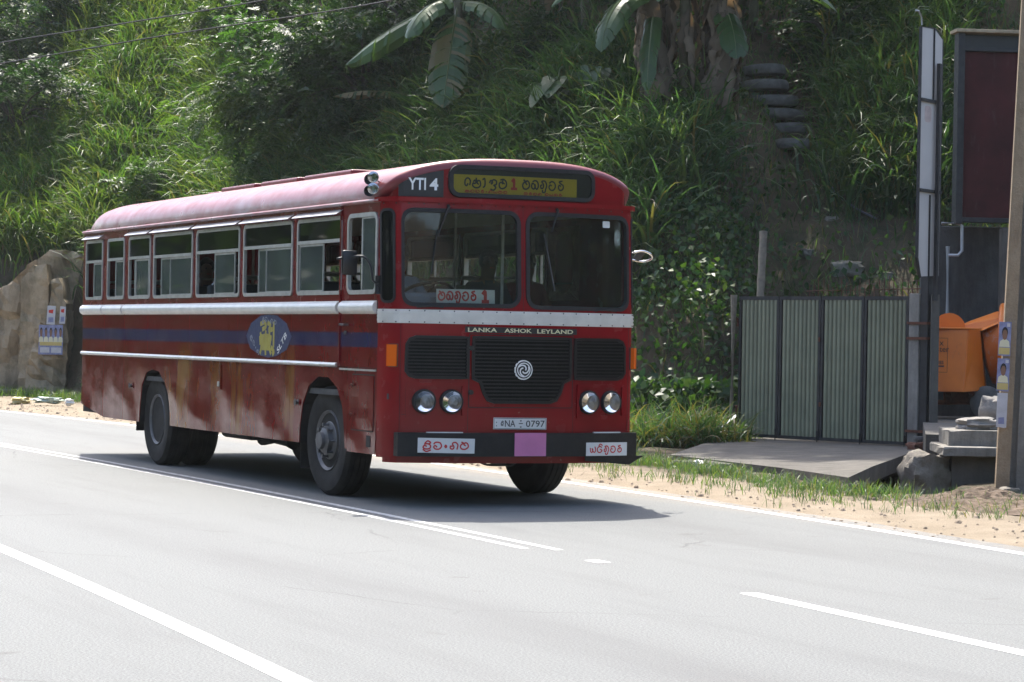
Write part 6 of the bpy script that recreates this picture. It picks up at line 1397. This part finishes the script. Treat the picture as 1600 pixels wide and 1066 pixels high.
# ---- people aboard
def person(x, y, z, shirt, label, lean=0., hands='lap', rz=0):
    V = [(0, 0, .10), (-.02, 0, .28), (-.03, 0, .46), (-.01, 0, .58), (.01, 0, .66), (.03, 0, .75), (.015, 0, .82)]; rad = [(.15, .13), (.13, .115), (.155, .12), (.055, .055), (.075, .085), (.085, .10), (.06, .07)]
    E = [(i, i+1) for i in range(6)]
    def add(p, r, par):
        V.append(p); rad.append(r); E.append((par, len(V)-1)); return len(V)-1
    for s in (-1, 1):
        sh_ = add((-.03, s*.17, .51), (.065, .065), 2)
        if hands == 'wheel': el = add((.12, s*.25, .30), (.046, .046), sh_); wr = add((.38, s*.20, .36), (.03, .03), el); hd_ = add((.45, s*.19, .40), (.022, .035), wr)
        else: el = add((.05, s*.25, .24), (.046, .046), sh_); wr = add((.27, s*.16, .19), (.03, .03), el); hd_ = add((.34, s*.14, .19), (.022, .035), wr)
        h = Vector(V[hd_])
        for q in range(4):
            f1 = add(tuple(h + Vector((.045 + .006*(q in (1, 2)), s*(-.03 + .02*q), .0))), (.009, .009), hd_); add(tuple(h + Vector((.075 + .010*(q in (1, 2)), s*(-.03 + .02*q), -.02))), (.008, .008), f1)
        t1 = add(tuple(h + Vector((.0, -s*.045, .01))), (.010, .010), wr); add(tuple(h + Vector((.035, -s*.055, .005))), (.009, .009), t1)
        hp_ = add((.04, s*.09, .09), (.085, .085), 0); kn = add((.42, s*.11, .10), (.058, .058), hp_); an = add((.44, s*.11, -.30), (.038, .038), kn); add((.58, s*.11, -.35), (.032, .04), an)
    ns = add((.125, 0, .735), (.014, .014), 5)
    me = bpy.data.meshes.new('person'); me.from_pydata(V, E, []); o = bpy.data.objects.new('tmp', me); COL.objects.link(o)
    sk = o.modifiers.new('s', 'SKIN'); sub = o.modifiers.new('u', 'SUBSURF'); sub.levels = 2; sub.render_levels = 2
    for i, sv in enumerate(me.skin_vertices[0].data): sv.radius = rad[i]; sv.use_root = (i == 0)
    dg = bpy.context.evaluated_depsgraph_get(); dg.update(); m2 = bpy.data.meshes.new_from_object(o.evaluated_get(dg)); bpy.data.objects.remove(o)
    m2.materials.clear()
    for mt in (shirt, 'skin', 'trousers'): m2.materials.append(M[mt])
    for p in m2.polygons:
        c = p.center; p.use_smooth = True
        p.material_index = 1 if (c.z > .565 or (c.x > .16 and c.z > .155)) else (2 if (c.z < .13 or c.x > .12 and c.z < .2) else 0)
    body = bpy.data.objects.new('person', m2); link(body)
    w = Matrix.Translation(BUS_LOC) @ Matrix.Rotation(BUS_ROT, 4, 'Z') @ Vector((x, y, z)); body.location = w; body.rotation_euler = (0, lean, BUS_ROT + rz)
    bm = bmesh.new(); bmesh.ops.create_icosphere(bm, subdivisions=3, radius=1)
    for v in list(bm.verts):
        v.co = Vector((v.co.x*.100 + .012, v.co.y*.092, v.co.z*.105 + .775))
    bmesh.ops.delete(bm, geom=[f for f in bm.faces if f.calc_center_median().x > .062 and f.calc_center_median().z < .83 or f.calc_center_median().z < .70], context='FACES'); obj('hair', bm, M['hair'], body, True, recalc=False)
    # eyes and mouth
    bm = bmesh.new()
    for s in (-1, 1):
        t2 = bmesh.new(); bmesh.ops.create_icosphere(t2, subdivisions=1, radius=.011); merge(bm, t2, Matrix.Translation((.106, s*.034, .757)))
    obj('eyes', bm, M['hair'], body); bm = bmesh.new(); box(bm, .100, .112, -.022, .022, .693, .700); obj('mouth', bm, M['sign_red'], body)
    return tag(body, label, 'person', 'people aboard the bus')
person(.52, -.66, 1.46, 'shirt_pale', 'person in a pale shirt at the steering wheel, behind the front corner of the bus', 0, 'wheel')
person(.10, .42, 1.44, 'shirt_dark', 'person in a dark shirt seated behind the windscreen sign', 0)
person(.02, .86, 1.44, 'shirt_maroon', 'person in maroon seated next to the one in the dark shirt', 0)
person(-2.20, -.80, 1.42, 'shirt_white', 'person in white seated at the open side window behind the diamond emblem', 0)
person(-4.6, -.82, 1.42, 'shirt_dark', 'person in a dark shirt at the long window over the rear wheel', 0)
person(-4.6, -.45, 1.42, 'shirt_maroon', 'person in maroon on the aisle seat over the rear wheel', 0)

# ------------------------------------------------------------------ humid air
t = NT('haze'); pv = t.n('ShaderNodeVolumePrincipled'); pv.inputs['Color'].default_value = (.86, .92, .95, 1); pv.inputs['Density'].default_value = .0002; pv.inputs['Anisotropy'].default_value = .35
t.l(pv.outputs[0], t.out.inputs['Volume'])
bm = bmesh.new(); box(bm, -410, 410, -410, 410, -1.6, 42); hz = obj('haze', bm, t.m); tag(hz, 'thin humid haze hanging over the road and hill', 'haze', kind='stuff')
